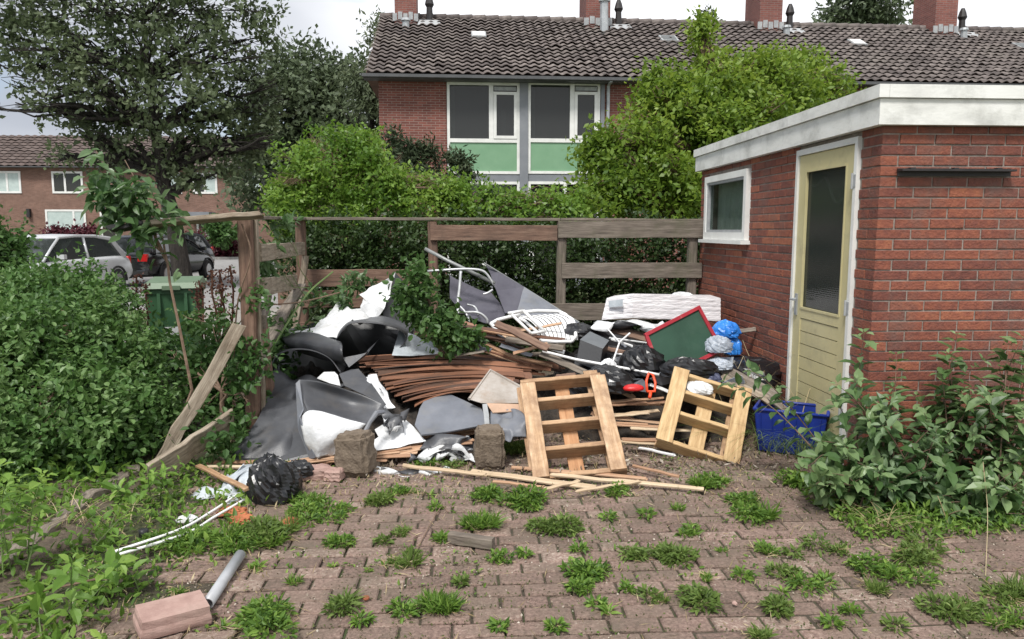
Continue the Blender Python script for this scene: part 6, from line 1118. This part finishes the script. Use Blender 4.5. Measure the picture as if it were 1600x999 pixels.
# ================================================================== WEEDS
def weed(mb, rng, c, r, kind, h=None):
    cx, cy = c
    if kind == 'grass':
        n = int(70*max(.5, r/.06)); a = rng.uniform(0, 2*np.pi, n); rr = r*.45*np.sqrt(rng.random(n)); C = np.stack([cx+rr*np.cos(a), cy+rr*np.sin(a), np.full(n, .0)], 1)
        D = np.stack([np.cos(a)*rng.uniform(.2, 1.1, n)+rng.normal(0, .2, n), np.sin(a)*rng.uniform(.2, 1.1, n)+rng.normal(0, .2, n), rng.uniform(.5, 1.2, n)], 1); L = (h or r*1.1)*rng.uniform(.5, 1.15, n)
        leaves(mb, C, D, rng.normal(size=(n, 3))+np.array([0, 0, 1]), L, .006+L*.045, np.clip(rng.normal(.5, .22, n), 0, 1), 0, shape=5, fold=.3, curl=.35)
    elif kind == 'broad':
        n = int(16*max(.7, r/.07)); a = rng.uniform(0, 2*np.pi, n); C = np.stack([cx+.15*r*np.cos(a), cy+.15*r*np.sin(a), np.full(n, .003)], 1); el = rng.uniform(.15, 1.2, n)
        D = np.stack([np.cos(a)*np.cos(el), np.sin(a)*np.cos(el), np.sin(el)], 1); L = (h or r*1.15)*rng.uniform(.6, 1.1, n)
        leaves(mb, C, D, np.array([0, 0, 1])+rng.normal(0, .3, (n, 3)), L, L*rng.uniform(.28, .4, n), np.clip(rng.normal(.62, .2, n), 0, 1), 0, shape=5, fold=.35, curl=.3)
    else:   # herb: many small leaves on short stems
        n = int(170*max(.4, (r/.08)**1.6)); a = rng.uniform(0, 2*np.pi, n); rr = r*np.sqrt(rng.random(n)); zz = (h or r*.75)*(1-(rr/r)**2*.7)*rng.random(n)**.6
        C = np.stack([cx+rr*np.cos(a), cy+rr*np.sin(a), zz+.004], 1); D = np.stack([np.cos(a), np.sin(a), rng.normal(.35, .5, n)], 1)+rng.normal(0, .5, (n, 3)); L = rng.uniform(.016, .042, n)*(1 if r < .1 else 1.2)
        leaves(mb, C, D, np.array([0, 0, 1])+rng.normal(0, .5, (n, 3)), L, L*.42, np.clip(rng.normal(.45, .25, n), 0, 1), 0, shape=5, fold=.3, curl=.15)
GW = 'small weeds growing in the paving joints'
W = [ # px, py, radius px, kind, label (None -> one of the small alike ones)
 (632, 778, 34, 'broad', 'bright lettuce-like weed in front of the two concrete blocks'), (597, 788, 30, 'herb', 'low green weed just left of the bright lettuce-like one'), (632, 838, 26, 'grass', 'grass tuft left of the wooden offcut, farther back'), (525, 855, 28, 'herb', 'low herb right of the big weed patch at left'),
 (625, 890, 38, 'grass', 'round grass tuft between the offcut and the large foreground weed'), (778, 882, 24, 'broad', 'bright small rosette just below the wooden offcut'), (685, 962, 52, 'grass', 'largest weed in the central foreground'), (640, 962, 34, 'herb', 'herb growing into the left side of the largest foreground weed'), (692, 850, 22, 'herb', 'small weed touching the left end of the wooden offcut'),
 (752, 830, 46, 'grass', 'wide grass tuft directly behind the wooden offcut'), (826, 795, 50, 'herb', 'spreading herb in front of the left pallet foot'), (872, 832, 44, 'herb', 'thick dark weed right of the wooden offcut'), (965, 778, 26, 'herb', 'dark little weed at the end of the long pale lath'), (768, 782, 34, 'herb', 'weed patch in front of the right concrete block'),
 (715, 735, 26, 'herb', 'weed growing against the left side of the right concrete block'), (665, 730, 28, 'herb', 'weed in front of the torn white strip'), (815, 712, 36, 'grass', 'grass between the right concrete block and the left pallet'), (992, 875, 28, 'herb', 'low weed in the middle of the right paving, alone'), (1052, 875, 38, 'herb', 'wide pale weed right of the low lone one'), (1128, 864, 13, 'broad', None), (1075, 838, 22, 'herb', None),
 (1190, 868, 34, 'broad', 'ragged dock-like rosette with a dry stalk on the right paving'), (920, 905, 42, 'herb', 'mid-sized weed left of centre-right foreground, farther one'), (945, 960, 34, 'broad', 'bright broad-leaved weed trailing toward the bottom edge'), (905, 925, 28, 'herb', 'weed linking the mid-sized one and the bright broad-leaved one'), (1025, 945, 30, 'grass', 'bright grass tuft at lower right of centre'), (1090, 950, 44, 'herb', 'bushy weed right of the bright grass tuft'), (1100, 908, 28, 'grass', 'small tuft behind the bushy weed'),
 (1210, 955, 34, 'herb', 'straggly weed on the right foreground'), (1258, 925, 44, 'broad', 'big bright broad-leaved weed on the right paving'), (1225, 900, 30, 'herb', 'herb joined to the back of the big bright broad-leaved weed'), (1182, 996, 30, 'grass', 'bright tuft cut by the bottom edge of the view, right'), (420, 985, 64, 'herb', 'wide weed patch at the bottom edge left of centre'), (525, 955, 32, 'herb', 'weed right of the wide bottom-left patch'), (372, 865, 62, 'herb', 'biggest leafy weed patch beside the pipe piece'), (430, 850, 50, 'herb', 'right half of the leafy patch below the black bag'),
 (505, 815, 52, 'herb', 'dense green weed right of the crumpled black bag'), (465, 790, 34, 'grass', 'grass growing up against the black bag'), (400, 895, 30, 'broad', 'broad leaves hanging over the end of the pipe piece'), (285, 862, 44, 'herb', 'weed clump below the curved white strips'), (275, 930, 22, 'grass', 'small upright grass behind the loose paver'), (230, 860, 34, 'herb', 'weed beside the black pipe socket'), (345, 985, 18, 'broad', 'little rosette right of the loose paver'), (262, 990, 16, 'broad', 'leaf tuft against the front face of the loose paver'),
 (1110, 765, 36, 'grass', 'dull grass patch at the edge of the paving below the right pallet'), (1155, 790, 40, 'herb', 'weed clump spilling from the shrubs onto the paving'), (1185, 815, 38, 'herb', 'weed clump under the drooping shrub leaves'), (1250, 760, 40, 'herb', 'green weeds below the blue crate'), (1390, 905, 56, 'herb', 'leafy low weed patch in front of the right shrubs'), (1360, 925, 40, 'grass', 'grass at the left of the low leafy weed patch'), (1440, 880, 50, 'herb', 'weeds at the foot of the shrubs on the right'), (1500, 965, 56, 'herb', 'large weed cushion near the bottom right corner'), (1570, 945, 50, 'grass', 'grassy clump at the right edge'), (1580, 985, 46, 'herb', 'weed in the very bottom right corner'), (1300, 865, 30, 'herb', 'weed tucked under the shrub edge on the right paving'),
 (520, 890, 12, 'broad', None), (565, 975, 14, 'broad', None), (672, 778, 13, 'broad', None), (680, 797, 12, 'broad', None), (1060, 800, 15, 'herb', None), (1010, 808, 14, 'herb', None), (950, 812, 12, 'herb', None), (870, 985, 14, 'herb', None), (780, 985, 13, 'herb', None), (1300, 980, 16, 'herb', None), (1240, 870, 14, 'herb', None), (540, 800, 14, 'herb', None), (600, 850, 12, 'herb', None), (720, 915, 10, 'herb', None), (820, 870, 10, 'herb', None), (1160, 905, 16, 'herb', None), (1330, 960, 14, 'herb', None), (460, 915, 16, 'herb', None), (1400, 985, 18, 'herb', None), (980, 925, 10, 'herb', None), (645, 870, 10, 'herb', None), (905, 865, 12, 'herb', None), (1290, 905, 16, 'herb', None), (575, 895, 10, 'herb', None)]
for i, (px, py, rp, kind, lab) in enumerate(W):
    g = G(px, py-rp*.15); rr_ = rp/FPX*g.y*.92; mb = MB(); rw = np.random.default_rng(900+i)
    ns_ = 1 if rr_ < .05 else (3 if rr_ < .10 else 5); an = rw.uniform(0, 3.14)*.4; 
    for q in range(ns_):
        u_, v_ = rw.normal(0, .42, 2) if ns_ > 1 else (0, 0); ox, oy = rr_*(u_*math.cos(an)-.6*v_*math.sin(an)), rr_*(u_*math.sin(an)*.6+.6*v_); rs_ = rr_*(1 if ns_ == 1 else rw.uniform(.35, .72)); kk = kind if rw.random() < .72 else rw.choice(['herb', 'grass'])
        weed(mb, rw, (g.x+ox, g.y+oy), rs_, kk, rs_*rw.uniform(.45, .95) if kk == 'herb' else rs_*rw.uniform(.7, 1.3))
    nd = int(14*rr_/.06); a = rw.uniform(0, 6.28, nd); C = np.stack([g.x+rr_*.7*rw.normal(0, .6, nd), g.y+rr_*.7*rw.normal(0, .5, nd), np.full(nd, .006)], 1)
    leaves(mb, C, np.stack([np.cos(a), np.sin(a), rw.uniform(0, .5, nd)], 1), rw.normal(size=(nd, 3))+np.array([0, 0, 1]), rr_*rw.uniform(.3, .9, nd), .005, rw.random(nd), 1, shape=5, curl=.1)
    o = mb.build('weed', [M['leaf_weed' if rw.random() < .6 or kind == 'broad' else 'leaf_grass'], M['leaf_dry']]); tag(o, lab or 'tiny green weed sprouting from a joint in the open paving', 'weed', None if lab else GW)
# low growth that nobody could count
def scatter(name, regs, n, L, W_, mat, seed, zmax=.03, up=1.0, shape=4, dens=None):
    rg_ = np.random.default_rng(seed); mb = MB()
    for (poly, cnt) in regs:
        x0, x1, y0, y1 = poly; C = np.stack([rg_.uniform(x0, x1, cnt), rg_.uniform(y0, y1, cnt), rg_.random(cnt)**2*zmax], 1)
        if dens is not None: C = C[dens(C, rg_)]
        k = len(C); Ls = L*rg_.uniform(.5, 1.4, k); leaves(mb, C, rg_.normal(size=(k, 3))+np.array([0, 0, .3]), rg_.normal(size=(k, 3))*.5+np.array([0, 0, up]), Ls, Ls*W_, np.clip(rg_.normal(.5, .25, k), 0, 1), 0, shape=shape)
    o = mb.build(name, M[mat]); tag(o, kind='stuff'); return o
def jointy(C, rg_):   # moss keeps to the joints between courses and to damp patches
    f = ((C[:, 1]-1.2) % .1055); near = (f < .014) | (f > .099); return (near | (rg_.random(len(C)) < .10)) & (vnoise(C*np.array([1, 1, 0]), 2.1, 5) > -.45)
scatter('moss', [((-1.6, 4.2, 1.9, 5.4), 80000)], 0, .011, .6, 'moss', 1, .005, dens=jointy)
scatter('ground_cover', [((-1.5, 4.2, 2.0, 5.0), 26000)], 0, .022, .45, 'leaf_weed', 11, .014, shape=5, dens=lambda C, r: ((((C[:, 1]-1.2) % .1055) < .018) | (((C[:, 1]-1.2) % .1055) > .096) | (r.random(len(C)) < .12)) & (vnoise(C*np.array([1, 1, 0]), 2.9, 13)+.4*vnoise(C*np.array([1, 1, 0]), 9, 3) > .18))
scatter('dry_litter', [((-1.5, 4.2, 2.0, 5.2), 1500)], 0, .05, .08, 'leaf_dry', 12, .012)
scatter('crumbs', [((-1.9, 4.2, 1.9, 5.4), 22000)], 0, .010, .8, 'crumb', 2, .004, dens=lambda C, r: vnoise(C*np.array([1, 1, 0]), 2.6, 8) > -.25)
scatter('litter', [((-1.5, 2.2, 4.1, 5.4), 2600), ((-1.9, -.9, 2.3, 4.6), 1200)], 0, .035, .18, 'leaf_dry', 3, .015)
scatter('leaf_litter', [((-1.7, 2.4, 4.5, 6.5), 2500)], 0, .04, .5, 'crumb', 4, .03)
def leftreg(C, r): e = -1.30-.0*C[:, 1]+np.where(C[:, 1] < 3.3, -.1, 0); return (C[:, 0] < e-.25*(4.6-C[:, 1])*.35+.25*r.random(len(C))) & (vnoise(C*np.array([1, 1, 0]), 2.3, 4) > -.75)
scatter('ground_cover', [((-3.6, -1.1, 2.2, 4.9), 9000)], 0, .045, .45, 'leaf_weed', 5, .06, shape=5, dens=leftreg)
scatter('ground_cover', [((-3.6, -1.6, 2.6, 4.7), 2600)], 0, .07, .5, 'leaf_nettle', 6, .16, shape=5, dens=lambda C, r: (C[:, 0] < -2.05-.05*(4.6-C[:, 1])) & (vnoise(C*np.array([1, 1, 0]), 1.6, 4) > -.2))
scatter('ground_cover', [((1.95, 4.2, 3.45, 4.35), 9000)], 0, .04, .4, 'leaf_weed', 7, .07, shape=5, dens=lambda C, r: C[:, 1] > 3.55+.25*np.sin(C[:, 0]*2.1)+.12*r.random(len(C)))
# nettles / blackberry shoots at the lower left
for i, (px, py, top, lab) in enumerate(((60, 900, 690, 'yellow-green bramble shoot at the lower left edge'), (150, 860, 720, 'yellow-green shoot over the timber edging'), (215, 790, 690, 'pale shoot growing in front of the fallen board'), (30, 830, 700, 'pale leafy shoot by the left edge, farther back'), (100, 985, 850, 'low leafy shoot in the bottom left corner'), (265, 720, 640, 'weed shoot between the leaning and the short fallen boards'), (180, 925, 800, 'small shoot left of the loose paver'))):
    b = G(px, py); tips = [P(px+rg.uniform(-70, 70), top+30+rg.uniform(0, 60), b.y+rg.uniform(-.2, .2)) for _ in range(4)]; bigplant('weed_shoot', lab, 'weed', b, tips, .058 if i % 2 else .082, leafmat='leaf_nettle', stem='greenstem', seed=200+i, step=.045, r=.004, start=.1)
# rough grass against the shed and dry stalks
def tuft(name, label, base, n, L, seed, mat, spread=.15, lean=(0, 0), thin=.006, vert=.8):
    rw = np.random.default_rng(seed); mb = MB(); r3 = random.Random(seed)
    for k in range(n):
        a = r3.uniform(0, 6.28); p0 = Vector((base.x+r3.gauss(0, spread), base.y+r3.gauss(0, spread*.6), 0)); d = Vector((math.cos(a)*.5+lean[0], math.sin(a)*.5+lean[1], vert)).normalized(); l = L*r3.uniform(.5, 1.1); V = []; m = 7; s = d.cross(Vector((0, 0, 1))).normalized()*thin*.5
        for i in range(m+1):
            t = i/m; p = p0+d*l*t+Vector((d.x, d.y, 0))*l*.5*t*t+Vector((0, 0, -.55*l*t*t*r3.uniform(.9, 1.1))); w_ = (1-t)*.9+.1; V += [p-s*w_, p+s*w_]
        mb.add(V, [(2*i, 2*i+1, 2*i+3, 2*i+2) for i in range(m)], 0, r3.random())
    return tag(mb.build(name, M[mat]), label, 'grass')
tuft('grass_tuft', 'long grey-green grass tuft hanging over the blue crate by the door', B(1262, 4.95), 170, .75, 1, 'leaf_grass', .16, (-.15, -.1))
tuft('grass_tuft', 'tall green grass at the foot of the yellow door', B(1290, 4.75), 90, .55, 2, 'leaf_grass', .10)
tuft('grass_tuft', 'long grass growing up the shed wall under the window', Vector((2.36, 5.9, 0)), 130, .85, 3, 'leaf_grass', .14, (-.1, 0), vert=1.2)
tuft('dry_grass', 'dry straw-coloured stalks arching against the shed wall', Vector((2.36, 5.75, 0)), 26, 1.45, 4, 'leaf_dry', .14, (-.05, -.05), .009, 1.5)
tuft('dry_grass', 'thin dry stalks arching across the yellow door', Vector((2.30, 5.1, 0)), 14, 1.25, 5, 'leaf_dry', .12, (-.05, 0), .008, 1.5)
tuft('dry_grass', 'straw-coloured grass in the weeds at the lower left', B(95, 3.9), 40, .42, 6, 'leaf_dry', .12)
tuft('dry_grass', 'dry grass and stalks under the short fallen board', G(330, 700), 45, .35, 7, 'leaf_dry', .14)
tuft('dry_grass', 'rusty dry stems standing in front of the right shrubs', G(1370, 830), 30, .32, 8, 'leaf_dry', .05)
tuft('dry_grass', 'few dry blades by the fence post behind the foam pack', B(965, 6.9), 16, .95, 9, 'leaf_dry', .04, (-.25, 0), .01, 1.4)
def stalk(pts, r_, mat, label, name='stalk', cat='stalk'):
    mb = MB(); A = smooth_grid([[a, a] for a in pts], 16, 2)[:, 0]; mb.tube([Vector(a) for a in A], r_, 5); tag(mb.build(name, M[mat]), label, cat)
stalk([G(1590, 905), P(1500, 850, 3.5), P(1465, 775, 3.6)], .002, 'leaf_dry', 'long pale dry stalk rising left in front of the right shrubs')
stalk([G(1540, 900), P(1543, 800, 3.5), P(1536, 722, 3.6)], .0018, 'leaf_dry', 'upright pale seed stalk at the right edge')
stalk([G(1400, 862, .05), P(1480, 840, 3.45), P(1565, 852, 3.4)], .003, 'leaf_dry', 'pale stalk lying across in front of the right shrubs')
stalk([G(1150, 905), P(1175, 870, 3.5), P(1195, 815, 3.7)], .0045, 'twig', 'dry leaning stalk on the right paving')
stalk([G(648, 866, .01), G(672, 820, .02), G(690, 792, .02), G(700, 800, .01)], .003, 'twig', 'thin bent twig lying on the paving left of the offcut')
stalk([G(0, 940, .08), G(60, 925, .12), G(150, 905, .10)], .005, 'twig', 'grey twig lying in the weeds at bottom left')
stalk([P(400, 590, 5.6), P(440, 520, 5.9), P(480, 460, 6.3), P(520, 425, 6.7)], .008, 'greenstem', 'bare arching green stem in front of the side fence')
stalk([P(395, 478, 5.8), P(470, 472, 6.2), P(540, 455, 6.6)], .006, 'twig', 'thin horizontal brown branch crossing the side fence')
stalk([P(365, 560, 5.4), P(372, 470, 5.25), P(392, 400, 5.2), P(378, 350, 5.2)], .006, 'twig', 'thin vine stem twisting up the near fence post')
